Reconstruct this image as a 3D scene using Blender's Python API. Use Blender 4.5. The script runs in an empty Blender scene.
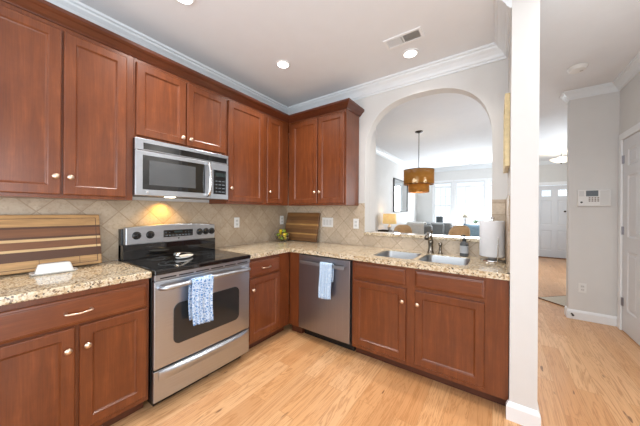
import bpy, bmesh, math, random
from mathutils import Vector, Matrix, Euler

# ------------------------------------------------------------------ camera, world, lights, exposure
S = bpy.context.scene
C = S.collection
PI = math.pi
CAM = (2.429, -2.632, 1.303); YAW = 0.614; ROLL = 0.007; FPX = 250.83
cam_data = bpy.data.cameras.new('camera'); cam = bpy.data.objects.new('camera', cam_data); C.objects.link(cam)
cam_data.sensor_width = 36.0; cam_data.lens = 36.0 * FPX / 640.0
cam_data.shift_y = -0.0025; cam_data.clip_start = 0.02
cam.matrix_world = Matrix.Translation(CAM) @ Matrix.Rotation(YAW, 4, 'Z') @ Matrix.Rotation(PI / 2, 4, 'X') @ Matrix.Rotation(ROLL, 4, 'Z')
S.camera = cam
S.view_settings.view_transform = 'Standard'; S.view_settings.look = 'None'
S.view_settings.exposure = 0.0; S.view_settings.gamma = 1.0; S.view_settings.use_curve_mapping = False

world = bpy.data.worlds.new('sky'); S.world = world; world.use_nodes = True
world.node_tree.nodes['Background'].inputs[0].default_value = (0.86, 0.93, 1.0, 1)
world.node_tree.nodes['Background'].inputs[1].default_value = 1.3

def area(name, loc, rot, sx, sy, power, color=(1, 1, 1), spread=PI):
    l = bpy.data.lights.new(name, 'AREA'); l.shape = 'RECTANGLE'; l.size = sx; l.size_y = sy
    l.energy = power; l.color = color; l.spread = spread
    o = bpy.data.objects.new(name, l); C.objects.link(o); o.location = loc; o.rotation_euler = rot
    return o
CEIL = 2.722
HALL = 2.808   # the hallway ceiling sits a little higher
XS = 2.50      # inner face of the short wall beside the sink run
XR = 3.58      # hallway right wall
YA = 1.72      # alarm wall face
DAY = (0.89, 0.95, 1.0)
# daylight at the living room windows, then unseen area lights added as fill
area('daylight_living_window', (1.75, 6.08, 1.55), (-PI / 2, 0, 0), 2.0, 1.3, 100, DAY)
area('fill_behind_camera', (1.9, -4.35, 1.5), (PI / 2 + .75, 0, 0), 2.8, 1.7, 76, DAY)  # added fill from behind the camera, aimed up at the ceiling
area('fill_right_side', (XR - .03, -2.9, 1.15), (PI / 2, 0, PI / 2), 1.5, 1.9, 38, DAY)  # added side fill for the left cabinets, out of view
area('fill_hall_top', (3.12, -.7, HALL - .012), (0, 0, 0), .3, .3, 21, (1, .98, .95), 2.6)  # added overhead fill to brighten the hall, no fixture
area('fill_foyer', (4.45, 4.6, 1.6), (PI / 2, 0, PI / 2), 2.2, 1.6, 55, DAY)  # added fill for foyer and hall, no opening in that wall
area('fill_dining', (2.82, 1.5, 1.5), (PI / 2, 0, PI / 2), 1.4, 1.4, 10, DAY)  # added weak fill beyond the arch, no window stands here

def can_light(x, y, power, color=(1.0, 0.97, 0.93)):
    l = bpy.data.lights.new('recessed_bulb', 'AREA'); l.shape = 'DISK'; l.size = 0.12; l.energy = power; l.color = color; l.spread = 2.1
    o = bpy.data.objects.new('recessed_bulb', l); C.objects.link(o); o.location = (x, y, 2.712)


# ------------------------------------------------------------------ material helpers
def srgb(r, g, b):
    f = lambda c: (c / 255 / 12.92) if c / 255 <= .04045 else ((c / 255 + .055) / 1.055) ** 2.4
    return (f(r), f(g), f(b), 1)
class N:
    def __init__(s, name):
        s.m = bpy.data.materials.new(name); s.m.use_nodes = True; s.t = s.m.node_tree
        s.b = s.t.nodes['Principled BSDF']
    def n(s, typ, **k):
        x = s.t.nodes.new(typ)
        for a, v in k.items():
            if a.startswith('i_'):
                key = a[2:].replace('_', ' ')
                x.inputs[key].default_value = v
            else: setattr(x, a, v)
        return x
    def l(s, a, b): s.t.links.new(a, b)
    def coord(s, kind='Object', scale=(1, 1, 1), rot=(0, 0, 0), loc=(0, 0, 0)):
        tc = s.n('ShaderNodeTexCoord'); mp = s.n('ShaderNodeMapping')
        mp.inputs['Scale'].default_value = scale; mp.inputs['Rotation'].default_value = rot; mp.inputs['Location'].default_value = loc
        s.l(tc.outputs[kind], mp.inputs['Vector']); return mp.outputs[0]
    def noise(s, vec, scale, detail=4, rough=.5, dist=0):
        x = s.n('ShaderNodeTexNoise'); s.l(vec, x.inputs['Vector'])
        x.inputs['Scale'].default_value = scale; x.inputs['Detail'].default_value = detail
        x.inputs['Roughness'].default_value = rough; x.inputs['Distortion'].default_value = dist
        return x.outputs['Fac']
    def ramp(s, fac, stops, interp='LINEAR'):
        r = s.n('ShaderNodeValToRGB'); r.color_ramp.interpolation = interp
        e = r.color_ramp.elements
        e[0].position, e[0].color = stops[0]; e[1].position, e[1].color = stops[-1]
        for p, c in stops[1:-1]:
            q = e.new(p); q.color = c
        s.l(fac, r.inputs[0]); return r.outputs[0]
    def mix(s, fac, a, b, mode='MIX'):
        x = s.n('ShaderNodeMix', data_type='RGBA', blend_type=mode)
        for sock, v in ((x.inputs[0], fac), (x.inputs[6], a), (x.inputs[7], b)):
            if hasattr(v, 'links'): s.l(v, sock)
            else: sock.default_value = v
        return x.outputs[2]
    def bump(s, h, strength, dist=.002):
        x = s.n('ShaderNodeBump'); x.inputs['Strength'].default_value = strength; x.inputs['Distance'].default_value = dist
        s.l(h, x.inputs['Height']); s.l(x.outputs[0], s.b.inputs['Normal'])
    def set(s, **k):
        for a, v in k.items():
            key = {'col': 'Base Color', 'rough': 'Roughness', 'metal': 'Metallic', 'coat': 'Coat Weight', 'coatr': 'Coat Roughness',
                   'trans': 'Transmission Weight', 'ior': 'IOR', 'spec': 'Specular IOR Level', 'emit': 'Emission Color', 'emits': 'Emission Strength', 'alpha': 'Alpha',
                   'sheen': 'Sheen Weight', 'sub': 'Subsurface Weight', 'aniso': 'Anisotropic'}[a]
            if hasattr(v, 'links'): s.l(v, s.b.inputs[key])
            else: s.b.inputs[key].default_value = v
        return s.m

def plain(name, col, rough=.5, metal=0, var=.06, vs=8, **k):
    n = N(name); f = n.noise(n.coord(), vs, 3)
    c2 = tuple(max(0, x * (1 - var)) for x in col[:3]) + (1,)
    c = n.ramp(f, [(.3, c2), (.7, col)])
    return n.set(col=c, rough=rough, metal=metal, **k)

def cherry(name, axis='Z', a=(99, 49, 22), b=(144, 79, 41), rough=.3):
    n = N(name)
    sc = {'Z': (9, 9, .9), 'X': (.9, 9, 9), 'Y': (9, .9, 9)}[axis]
    g = n.noise(n.coord(scale=sc), 3.2, 6, .62, .8)
    fine = n.noise(n.coord(scale=tuple(v * 6 if v > 1 else v for v in sc)), 5, 4, .6)
    bl = n.noise(n.coord(), 3.0, 5, .7)
    base = n.ramp(g, [(.25, srgb(*a)), (.55, srgb(*[int((p + q) / 2) for p, q in zip(a, b)])), (.8, srgb(*b))])
    c = n.mix(n.ramp(bl, [(.32, (.65, .65, .65, 1)), (.62, (0, 0, 0, 1))]), base, srgb(a[0] - 8, a[1] - 6, a[2] - 3))
    c = n.mix(n.ramp(fine, [(.42, (.22, .22, .22, 1)), (.55, (0, 0, 0, 1))]), c, srgb(a[0] - 26, a[1] - 18, a[2] - 10))
    n.bump(fine, .06, .001)
    return n.set(col=c, rough=rough, coat=.15, coatr=.2)

M = {}
M['cherry'] = cherry('cherry_wood'); M['cherry_h'] = cherry('cherry_wood_horizontal', 'X')
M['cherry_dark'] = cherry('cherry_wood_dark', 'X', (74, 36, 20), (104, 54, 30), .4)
M['cherry_crown'] = cherry('cherry_crown_wood', 'Y', (80, 38, 20), (112, 56, 30), .3)

def granite():
    n = N('speckled_granite'); v = n.coord(scale=(1.35, 1.35, 1.35))
    big = n.noise(v, 14, 5, .6, .6); mid = n.noise(v, 55, 4, .65); sp = n.noise(v, 130, 3, .6)
    vo = n.n('ShaderNodeTexVoronoi'); n.l(v, vo.inputs['Vector']); vo.inputs['Scale'].default_value = 95
    c = n.ramp(big, [(.3, srgb(184, 160, 126)), (.45, srgb(202, 183, 151)), (.6, srgb(216, 204, 180)), (.75, srgb(192, 170, 137))])
    c = n.mix(n.ramp(mid, [(.40, (1, 1, 1, 1)), (.47, (0, 0, 0, 1))]), c, srgb(172, 144, 108))
    c = n.mix(n.ramp(mid, [(.56, (0, 0, 0, 1)), (.63, (.85, .85, .85, 1))]), c, srgb(228, 218, 196))
    c = n.mix(n.ramp(sp, [(.31, (1, 1, 1, 1)), (.38, (0, 0, 0, 1))]), c, srgb(104, 90, 76))
    sep = n.n('ShaderNodeSeparateColor'); n.l(vo.outputs['Color'], sep.inputs[0])
    c = n.mix(n.ramp(sep.outputs[0], [(.86, (0, 0, 0, 1)), (.9, (.9, .9, .9, 1))]), c, srgb(126, 104, 84))
    c = n.mix(n.ramp(sep.outputs[1], [(.955, (0, 0, 0, 1)), (.965, (.9, .9, .9, 1))]), c, srgb(46, 40, 38))
    return n.set(col=c, rough=.12, coat=.3, coatr=.05)
M['granite'] = granite()

def tile(name, axis, size=.152, rot=PI / 4, off=(0, 0), light_lift=0):
    # axis: wall normal 'x' (left wall) or 'y' (back wall)
    n = N(name); tc = n.n('ShaderNodeTexCoord'); sp = n.n('ShaderNodeSeparateXYZ'); cb = n.n('ShaderNodeCombineXYZ')
    n.l(tc.outputs['Object'], sp.inputs[0]); n.l(sp.outputs[1 if axis == 'x' else 0], cb.inputs[0]); n.l(sp.outputs[2], cb.inputs[1])
    mp = n.n('ShaderNodeMapping'); mp.inputs['Rotation'].default_value = (0, 0, rot); mp.inputs['Location'].default_value = (off[0], off[1], 0)
    n.l(cb.outputs[0], mp.inputs[0])
    br = n.n('ShaderNodeTexBrick'); br.offset = 0; br.squash = 1
    n.l(mp.outputs[0], br.inputs['Vector'])
    br.inputs['Scale'].default_value = 1; br.inputs['Brick Width'].default_value = size; br.inputs['Row Height'].default_value = size
    br.inputs['Mortar Size'].default_value = .0034; br.inputs['Mortar Smooth'].default_value = .3; br.inputs['Bias'].default_value = 0
    br.inputs['Color1'].default_value = srgb(*[v + light_lift for v in (174, 157, 136)]); br.inputs['Color2'].default_value = srgb(*[v + light_lift for v in (194, 178, 156)])
    br.inputs['Mortar'].default_value = srgb(162, 142, 118)
    f = n.noise(tc.outputs['Object'], 9, 6, .7, .5)
    c = n.mix(n.ramp(f, [(.35, (.55, .55, .55, 1)), (.65, (0, 0, 0, 1))]), br.outputs['Color'], srgb(*[v + light_lift for v in (160, 139, 114)]))
    f2 = n.noise(tc.outputs['Object'], 60, 3, .6)
    c = n.mix(n.ramp(f2, [(.3, (.35, .35, .35, 1)), (.5, (0, 0, 0, 1))]), c, srgb(138, 116, 92))
    inv = n.n('ShaderNodeMath', operation='SUBTRACT'); inv.inputs[0].default_value = 1; n.l(br.outputs['Fac'], inv.inputs[1])
    n.bump(inv.outputs[0], .5, .002)
    return n.set(col=c, rough=.42)
M['tile_x'] = tile('diagonal_stone_tile_left', 'x'); M['tile_y'] = tile('diagonal_stone_tile_lit', 'y', off=(.03, .02), light_lift=16)  # same tile; back wall copy paler, its brighter light put into the colour
M['tile_sq'] = tile('square_stone_tile_lit', 'y', .1, 0, (.01, .015), 16); M['tile_sqx'] = tile('square_stone_tile_side', 'x', .1, 0, (.01, .015))  # square back tiles carry that light in their colour too, side ones do not

def oak():
    n = N('oak_plank_floor'); tc = n.n('ShaderNodeTexCoord'); sp = n.n('ShaderNodeSeparateXYZ'); cb = n.n('ShaderNodeCombineXYZ')
    n.l(tc.outputs['Object'], sp.inputs[0]); n.l(sp.outputs[1], cb.inputs[0]); n.l(sp.outputs[0], cb.inputs[1])
    br = n.n('ShaderNodeTexBrick'); br.offset = .37; br.offset_frequency = 2; n.l(cb.outputs[0], br.inputs['Vector'])
    br.inputs['Scale'].default_value = 1; br.inputs['Brick Width'].default_value = 1.05; br.inputs['Row Height'].default_value = .127
    br.inputs['Mortar Size'].default_value = .0011; br.inputs['Mortar Smooth'].default_value = .2; br.inputs['Bias'].default_value = 0
    br.inputs['Color1'].default_value = (0, 0, 0, 1); br.inputs['Color2'].default_value = (1, 1, 1, 1); br.inputs['Mortar'].default_value = (.5, .5, .5, 1)
    sc = n.n('ShaderNodeSeparateColor'); n.l(br.outputs['Color'], sc.inputs[0])
    # per-plank shifted grain
    off = n.n('ShaderNodeMath', operation='MULTIPLY'); n.l(sc.outputs[0], off.inputs[0]); off.inputs[1].default_value = 7.3
    c3 = n.n('ShaderNodeCombineXYZ'); my = n.n('ShaderNodeMath', operation='MULTIPLY'); n.l(sp.outputs[1], my.inputs[0]); my.inputs[1].default_value = .4
    mx = n.n('ShaderNodeMath', operation='MULTIPLY'); n.l(sp.outputs[0], mx.inputs[0]); mx.inputs[1].default_value = 5.5
    n.l(mx.outputs[0], c3.inputs[0]); n.l(my.outputs[0], c3.inputs[1]); n.l(off.outputs[0], c3.inputs[2])
    g = n.noise(c3.outputs[0], 1.6, 5, .6, 1.6)
    wv = n.n('ShaderNodeMath', operation='MULTIPLY'); n.l(g, wv.inputs[0]); wv.inputs[1].default_value = 9
    fr = n.n('ShaderNodeMath', operation='FRACT'); n.l(wv.outputs[0], fr.inputs[0])
    base = n.ramp(sc.outputs[0], [(0, srgb(202, 147, 98)), (.35, srgb(214, 163, 114)), (.7, srgb(222, 176, 130)), (1, srgb(194, 139, 90))])
    c = n.mix(n.ramp(fr.outputs[0], [(0, (.8, .8, .8, 1)), (.2, (.08, .08, .08, 1)), (.7, (.0, .0, .0, 1)), (1, (.6, .6, .6, 1))]), base, srgb(172, 116, 68))
    fine = n.n('ShaderNodeVectorMath', operation='MULTIPLY'); n.l(c3.outputs[0], fine.inputs[0]); fine.inputs[1].default_value = (16, 3, 1)
    ff = n.noise(fine.outputs[0], 2, 3, .6)
    c = n.mix(n.ramp(ff, [(.35, (.22, .22, .22, 1)), (.55, (0, 0, 0, 1))]), c, srgb(168, 120, 74))
    kn = n.noise(n.coord(scale=(7, 1.6, 1)), 2.3, 2, .5)
    c = n.mix(n.ramp(kn, [(.27, (.85, .85, .85, 1)), (.30, (0, 0, 0, 1))]), c, srgb(110, 70, 40))
    c = n.mix(br.outputs['Fac'], c, srgb(172, 122, 74))
    n.bump(g, .12, .003)
    return n.set(col=c, rough=.3, coat=.15, coatr=.18)
M['oak'] = oak()

def steel(name, col, rough, axis='Z', metal=1.0):
    n = N(name); sc = {'Z': (140, 140, .8), 'X': (.8, 140, 140)}[axis]
    f = n.noise(n.coord(scale=sc), 2, 2, .5)
    c2 = tuple(v * .9 for v in col[:3]) + (1,)
    n.bump(f, .05, .0006)
    return n.set(col=n.ramp(f, [(.3, c2), (.7, col)]), rough=n.ramp(f, [(.3, (rough - .04,) * 3 + (1,)), (.7, (rough + .05,) * 3 + (1,))]), metal=metal)
M['steel'] = steel('brushed_steel', srgb(186, 191, 198), .33, 'X')
M['steel_dark'] = steel('dark_brushed_steel', srgb(158, 156, 162), .34, 'Z')
M['sink_steel'] = steel('sink_steel', srgb(170, 172, 174), .36, 'X')
M['chrome'] = plain('polished_chrome', srgb(222, 222, 222), .2, 1)
M['nickel'] = plain('satin_nickel', srgb(222, 200, 178), .28, 1)
M['faucet'] = plain('brushed_faucet_metal', srgb(140, 132, 122), .22, 1)
M['black_glass'] = plain('black_glass', srgb(14, 14, 16), .05, coat=.5)
M['black'] = plain('black_enamel', srgb(20, 20, 21), .3)
M['black_matte'] = plain('black_plastic', srgb(24, 24, 24), .55)
M['window_glass_dark'] = plain('tinted_oven_glass', srgb(38, 40, 41), .1); M['mw_glass'] = plain('microwave_window_mesh', srgb(78, 80, 82), .1)
M['wall'] = plain('greige_wall_paint', srgb(215, 214, 212), .75, var=.02)
M['ceiling'] = plain('ceiling_paint', srgb(229, 232, 236), .85, var=.02)
M['white'] = plain('white_trim_paint', srgb(234, 236, 238), .4, var=.02)
M['crown'] = plain('white_crown_paint', srgb(226, 231, 235), .4, var=.02)
M['door_white'] = plain('white_door_paint', srgb(214, 216, 220), .4, var=.02)
M['plastic'] = plain('white_plastic', srgb(228, 228, 226), .35, var=.02)
M['ceramic'] = plain('white_ceramic', srgb(214, 214, 212), .15, var=.02, coat=.4)
M['lcd'] = plain('grey_display', srgb(104, 112, 118), .25)
M['paper'] = plain('white_paper_towel', srgb(226, 228, 232), .9, var=.03, vs=60)
M['gold'] = plain('brushed_gold_leaf', srgb(224, 204, 158), .4, .25, .2, 40)
M['canvas'] = plain('pale_canvas', srgb(206, 198, 180), .8)
M['iron'] = plain('dark_bronze', srgb(60, 50, 44), .4, .7)
M['rug'] = plain('pale_beige_rug', srgb(198, 186, 168), .95, var=.15, vs=60)
M['brown_edge'] = plain('brown_rug_binding', srgb(120, 78, 44), .8)
M['sofa'] = plain('grey_sofa_fabric', srgb(128, 130, 130), .9, var=.12, vs=60)
M['white_fabric'] = plain('white_knit_fabric', srgb(222, 220, 216), .95, var=.15, vs=50)
M['blue_fabric'] = plain('pale_blue_fabric', srgb(150, 182, 204), .9, var=.2, vs=30)
M['leaf'] = plain('green_leaf', srgb(74, 116, 62), .5, var=.3)
M['lemon'] = plain('lemon_peel', srgb(232, 202, 34), .4, var=.15, vs=30)
M['lime'] = plain('lime_peel', srgb(128, 148, 38), .4, var=.25, vs=30)
M['dark_wood'] = plain('dark_stained_wood', srgb(74, 50, 36), .4, var=.3)
M['rattan'] = plain('woven_rattan', srgb(230, 192, 146), .7, var=.35, vs=90)
M['led'] = N('recessed_lens').set(col=(1, 1, 1, 1), emit=(1.0, .97, .92, 1), emits=9)
M['bulb'] = N('warm_bulb').set(col=(1, 1, 1, 1), emit=(1.0, .85, .6, 1), emits=14)
M['fixture_glass'] = N('frosted_fixture_glass').set(col=srgb(240, 232, 216), rough=.4, emit=(1.0, .86, .62, 1), emits=.9)
M['screen'] = N('dim_oven_display').set(col=(.01, .02, .02, 1), rough=.15, emit=(.5, .6, .6, 1), emits=.03)
M['picture'] = plain('dark_photo_print', srgb(70, 80, 84), .5, var=.5, vs=14)
M['mirror'] = plain('mirror_silver', srgb(225, 228, 230), .02, 1, var=.0)

def glassmat(name, col=(1, 1, 1, 1), rough=0.0, ior=1.45):
    return N(name).set(col=col, rough=rough, trans=1.0, ior=ior)
M['bowl_glass'] = glassmat('clear_bowl_glass', (.92, .94, .92, 1))
M['smoke_glass'] = N('smoked_glass').set(col=srgb(120, 124, 126), rough=.1, trans=.5, ior=1.3)
def pane_glass():
    n = N('window_pane_glass'); t = n.n('ShaderNodeBsdfTransparent'); g = n.n('ShaderNodeBsdfGlossy'); g.inputs['Roughness'].default_value = .02
    mx = n.n('ShaderNodeMixShader'); mx.inputs[0].default_value = .05
    n.l(t.outputs[0], mx.inputs[1]); n.l(g.outputs[0], mx.inputs[2])
    n.l(mx.outputs[0], n.t.nodes['Material Output'].inputs['Surface']); return n.m
M['pane'] = pane_glass()

def shade(name, col, emits, weave=True):
    n = N(name); v = n.coord(scale=(1, 1, 3)); f = n.noise(v, 60, 3, .6)
    c = n.ramp(f, [(.35, tuple(x * .5 for x in col[:3]) + (1,)), (.65, col)])
    # the fabric itself lets lamp light through
    return n.set(col=c, rough=.8, emit=c, emits=emits)
def woven():
    n = N('amber_woven_shade'); v = n.coord(scale=(1, 1, 2.5)); f = n.noise(v, 48, 3, .65)
    c = n.ramp(f, [(.3, srgb(96, 58, 16)), (.5, srgb(164, 108, 34)), (.7, srgb(208, 150, 62))])
    a = n.ramp(f, [(.50, (1, 1, 1, 1)), (.62, (.35, .35, .35, 1))])
    return n.set(col=c, rough=.8, alpha=a, emit=c, emits=.12)
M['drum'] = woven()
M['lampshade'] = shade('warm_lampshade', srgb(246, 206, 138), .75)

def toweling(name, base, acc, scale):
    n = N(name); v = n.coord()
    vo = n.n('ShaderNodeTexVoronoi', feature='DISTANCE_TO_EDGE'); n.l(v, vo.inputs['Vector']); vo.inputs['Scale'].default_value = scale
    f = n.noise(v, scale * 1.1, 3, .6)
    c = n.mix(n.ramp(vo.outputs['Distance'], [(.06, (1, 1, 1, 1)), (.16, (0, 0, 0, 1))]), acc, base)
    c = n.mix(n.ramp(f, [(.45, (0, 0, 0, 1)), (.6, (.7, .7, .7, 1))]), c, srgb(170, 194, 220))
    return n.set(col=c, rough=.95)
M['towel_a'] = toweling('blue_patterned_towel', srgb(206, 218, 234), srgb(86, 130, 186), 55)
M['towel_b'] = toweling('pale_blue_towel', srgb(206, 220, 234), srgb(140, 174, 208), 70)

def striped(name, stops, axis=2, grain=(.9, 9, 9)):
    n = N(name); tc = n.n('ShaderNodeTexCoord'); sp = n.n('ShaderNodeSeparateXYZ'); n.l(tc.outputs['Generated'], sp.inputs[0])
    c = n.ramp(sp.outputs[axis], stops, 'CONSTANT')
    g = n.noise(n.coord(scale=grain), 6, 5, .6, .5)
    c = n.mix(n.ramp(g, [(.3, (.45, .45, .45, 1)), (.65, (0, 0, 0, 1))]), c, srgb(74, 46, 28))
    return n.set(col=c, rough=.45)
mp_, wl_, cr_, br_ = srgb(190, 148, 96), srgb(84, 50, 29), srgb(214, 180, 130), srgb(122, 77, 44)
M['board_a'] = striped('striped_cutting_board_wood', [(0, mp_), (.18, wl_), (.34, cr_), (.385, br_), (.515, cr_), (.56, wl_), (.6, br_), (.74, wl_), (.78, mp_), (1, mp_)])
w1, w2, w3 = srgb(116, 80, 46), srgb(134, 94, 54), srgb(184, 142, 84)
M['board_b'] = striped('walnut_cutting_board_wood', [(0, w1), (.12, w2), (.22, w3), (.27, w1), (.42, w2), (.54, w3), (.6, w2), (.72, w1), (.86, w2), (1, w2)])

# ------------------------------------------------------------------ mesh helpers
def finish(name, bm, mat, parent=None, bevel=0, smooth=False, seg=2, solid=0, sub=0, recalc=True):
    if recalc: bmesh.ops.recalc_face_normals(bm, faces=bm.faces)
    me = bpy.data.meshes.new(name); bm.to_mesh(me); bm.free()
    o = bpy.data.objects.new(name, me); C.objects.link(o)
    me.materials.append(mat)
    if parent: o.parent = parent
    if smooth:
        me.polygons.foreach_set('use_smooth', [True] * len(me.polygons))
    if solid:
        m = o.modifiers.new('thickness', 'SOLIDIFY'); m.thickness = solid; m.offset = 0
    if sub:
        m = o.modifiers.new('sub', 'SUBSURF'); m.levels = m.render_levels = sub
    if bevel:
        m = o.modifiers.new('bevel', 'BEVEL'); m.width = bevel; m.segments = seg; m.limit_method = 'ANGLE'; m.angle_limit = math.radians(40)
    return o
def bx(bm, x0, x1, y0, y1, z0, z1):
    v = [bm.verts.new(p) for p in ((x0, y0, z0), (x1, y0, z0), (x1, y1, z0), (x0, y1, z0), (x0, y0, z1), (x1, y0, z1), (x1, y1, z1), (x0, y1, z1))]
    for f in ((0, 3, 2, 1), (4, 5, 6, 7), (0, 1, 5, 4), (1, 2, 6, 5), (2, 3, 7, 6), (3, 0, 4, 7)): bm.faces.new([v[i] for i in f])
    return v
def box(name, mat, parent, x0, x1, y0, y1, z0, z1, bevel=.0015, seg=2):
    bm = bmesh.new(); bx(bm, x0, x1, y0, y1, z0, z1); return finish(name, bm, mat, parent, bevel, seg=seg)
def boxes(name, mat, parent, lst, bevel=.0015):
    bm = bmesh.new()
    for b in lst: bx(bm, *b)
    return finish(name, bm, mat, parent, bevel)
def lathe(bm, prof, c=(0, 0, 0), seg=32, axis='Z', caps=True):
    rings = []
    for r, h in prof:
        ring = []
        for i in range(seg):
            a = 2 * PI * i / seg
            p = (r * math.cos(a), r * math.sin(a), h)
            if axis == 'X': p = (h, p[0], p[1])
            if axis == 'Y': p = (p[0], h, p[1])
            ring.append(bm.verts.new((c[0] + p[0], c[1] + p[1], c[2] + p[2])))
        rings.append(ring)
    for a, b in zip(rings, rings[1:]):
        for i in range(seg): bm.faces.new((a[i], a[(i + 1) % seg], b[(i + 1) % seg], b[i]))
    if caps:
        for r in (rings[0], rings[-1]):
            try: bm.faces.new(r)
            except Exception: pass
def turned(name, mat, parent, prof, c=(0, 0, 0), seg=32, axis='Z', caps=True, solid=0):
    bm = bmesh.new(); lathe(bm, prof, c, seg, axis, caps)
    o = finish(name, bm, mat, parent, solid=solid)
    o.data.polygons.foreach_set('use_smooth', [len(p.vertices) == 4 for p in o.data.polygons])
    try:
        o.data.set_sharp_from_angle(angle=math.radians(40))
    except Exception: pass
    return o
def tube_bm(bm, pts, rad, seg=12):
    pts = [Vector(p) for p in pts]; n = len(pts)
    if not hasattr(rad, '__len__'): rad = [rad] * n
    rings = []; up = None
    for i, p in enumerate(pts):
        t = (pts[min(i + 1, n - 1)] - pts[max(i - 1, 0)]).normalized()
        if up is None:
            up = Vector((0, 0, 1)) if abs(t.z) < .9 else Vector((1, 0, 0))
        s = t.cross(up).normalized(); up = s.cross(t).normalized()
        rings.append([bm.verts.new(p + rad[i] * (math.cos(2 * PI * k / seg) * s + math.sin(2 * PI * k / seg) * up)) for k in range(seg)])
    for a, b in zip(rings, rings[1:]):
        for i in range(seg): bm.faces.new((a[i], a[(i + 1) % seg], b[(i + 1) % seg], b[i]))
    bm.faces.new(rings[0]); bm.faces.new(rings[-1])
def tube(name, mat, parent, pts, rad, seg=12):
    bm = bmesh.new(); tube_bm(bm, pts, rad, seg); return finish(name, bm, mat, parent, smooth=True)
def curve(pts, n=8):
    P = [Vector(p) for p in pts]; P = [2 * P[0] - P[1]] + P + [2 * P[-1] - P[-2]]; out = []
    for i in range(1, len(P) - 2):
        for k in range(n):
            t = k / n
            out.append(.5 * ((2 * P[i]) + (P[i + 1] - P[i - 1]) * t + (2 * P[i - 1] - 5 * P[i] + 4 * P[i + 1] - P[i + 2]) * t * t + (-P[i - 1] + 3 * P[i] - 3 * P[i + 1] + P[i + 2]) * t ** 3))
    out.append(P[-2]); return out
def sweep(name, mat, prof, path, parent=None, closed_prof=True):
    """profile (offset to the right of the path, height) mitred along a horizontal path"""
    bm = bmesh.new(); path = [Vector((p[0], p[1], 0)) for p in path]; rings = []
    for i, p in enumerate(path):
        ds = []
        if i > 0: ds.append((p - path[i - 1]).normalized())
        if i < len(path) - 1: ds.append((path[i + 1] - p).normalized())
        ns = [Vector((d.y, -d.x, 0)) for d in ds]
        if len(ns) == 2:
            b = (ns[0] + ns[1]).normalized(); m = b / b.dot(ns[0])
        else: m = ns[0]
        rings.append([bm.verts.new((p.x + m.x * o, p.y + m.y * o, z)) for o, z in prof])
    k = len(prof)
    for a, b in zip(rings, rings[1:]):
        for j in range(k): bm.faces.new((a[j], a[(j + 1) % k], b[(j + 1) % k], b[j]))
    bm.faces.new(rings[0]); bm.faces.new(rings[-1])
    return finish(name, bm, mat, parent)
def empty(name, loc=(0, 0, 0), rz=0, label=None, cat=None, group=None):
    o = bpy.data.objects.new(name, None); C.objects.link(o); o.location = loc; o.rotation_euler = (0, 0, rz)
    o.empty_display_size = .05
    return tag(o, label, cat, group)
def tag(o, label=None, cat=None, group=None):
    if label: o['label'] = label
    if cat: o['category'] = cat
    if group: o['group'] = group
    return o
def struct(o): o['kind'] = 'structure'; return o
def wall(name, x0, x1, y0, y1, z0=0, z1=HALL - .001, mat=None, parent=None):
    o = box(name, mat or M['wall'], parent, x0, x1, y0, y1, z0, z1, 0)
    if not parent: struct(o)
    return o

# ------------------------------------------------------------------ room shell
fl = struct(box('floor', M['oak'], None, -.12, 4.72, -4.62, 7.4, -.1, 0, 0))
struct(box('ceiling', M['ceiling'], None, -.12, XS + .10, -4.62, 7.4, CEIL, HALL + .1, 0)); struct(box('ceiling_hall', M['ceiling'], None, XS + .10, 4.72, -4.62, 7.4, HALL, HALL + .1, 0))
wall('wall_left', -.12, 0, -4.5, .12)
# back wall with the arched pass-through
AX, AR, AZ, LZ = 1.7965, .5965, 1.93, 1.04
bm = bmesh.new()
outer = [(-.0, 0), (XS + .135, 0), (XS + .135, HALL), (-.0, HALL)]
hole = [(AX - AR, LZ), (AX + AR, LZ)] + [(AX + AR * math.copysign(abs(math.cos(a)) ** .8, math.cos(a)), AZ + .575 * max(0, math.sin(a)) ** .8) for a in [PI * k / 48 for k in range(49)]]
for loop in (outer, hole):
    vs = [bm.verts.new((x, 0, z)) for x, z in loop]
    for i in range(len(vs)): bm.edges.new((vs[i], vs[(i + 1) % len(vs)]))
bmesh.ops.triangle_fill(bm, use_beauty=True, edges=bm.edges[:])
r = bmesh.ops.extrude_face_region(bm, geom=bm.faces[:])
for v in r['geom']:
    if isinstance(v, bmesh.types.BMVert): v.co.y = .12
struct(finish('wall_back', bm, M['wall']))
wall('wall_return', 1.06, AX - AR, .121, .30)
wall('wall_stub', XS, XS + .135, -.64, 0)
# behind the camera: wall with an added window opening to let daylight in
fw = wall('wall_front', 0, XR, -4.62, -4.5, 0, .62)
wall('wall_front_upper', 0, XR, -4.62, -4.5, 2.35, HALL)
wall('wall_front_left', 0, .35, -4.62, -4.5, .62, 2.35); wall('wall_front_right', 3.45, XR, -4.62, -4.5, .62, 2.35)
# hallway right wall with the closet door opening
DY0, DY1, DZ = .80, 1.605, 2.125
wall('wall_right', XR, XR + .12, -2.1, DY0); wall('wall_right_rear', XR, XR + .12, -4.62, -3.7); wall('wall_right_lintel', XR, XR + .12, -3.7, -2.1, 2.1, HALL); wall('wall_right_end', XR, XR + .12, DY1, YA); wall('wall_right_header', XR, XR + .12, DY0, DY1, DZ, HALL)
wall('wall_right_closet', XR + .12, XR + .16, DY0 - .1, DY1 + .08, 0, HALL, M['door_white'])
wall('wall_alarm', 3.165, XR + .12, YA, YA + .12)
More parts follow.
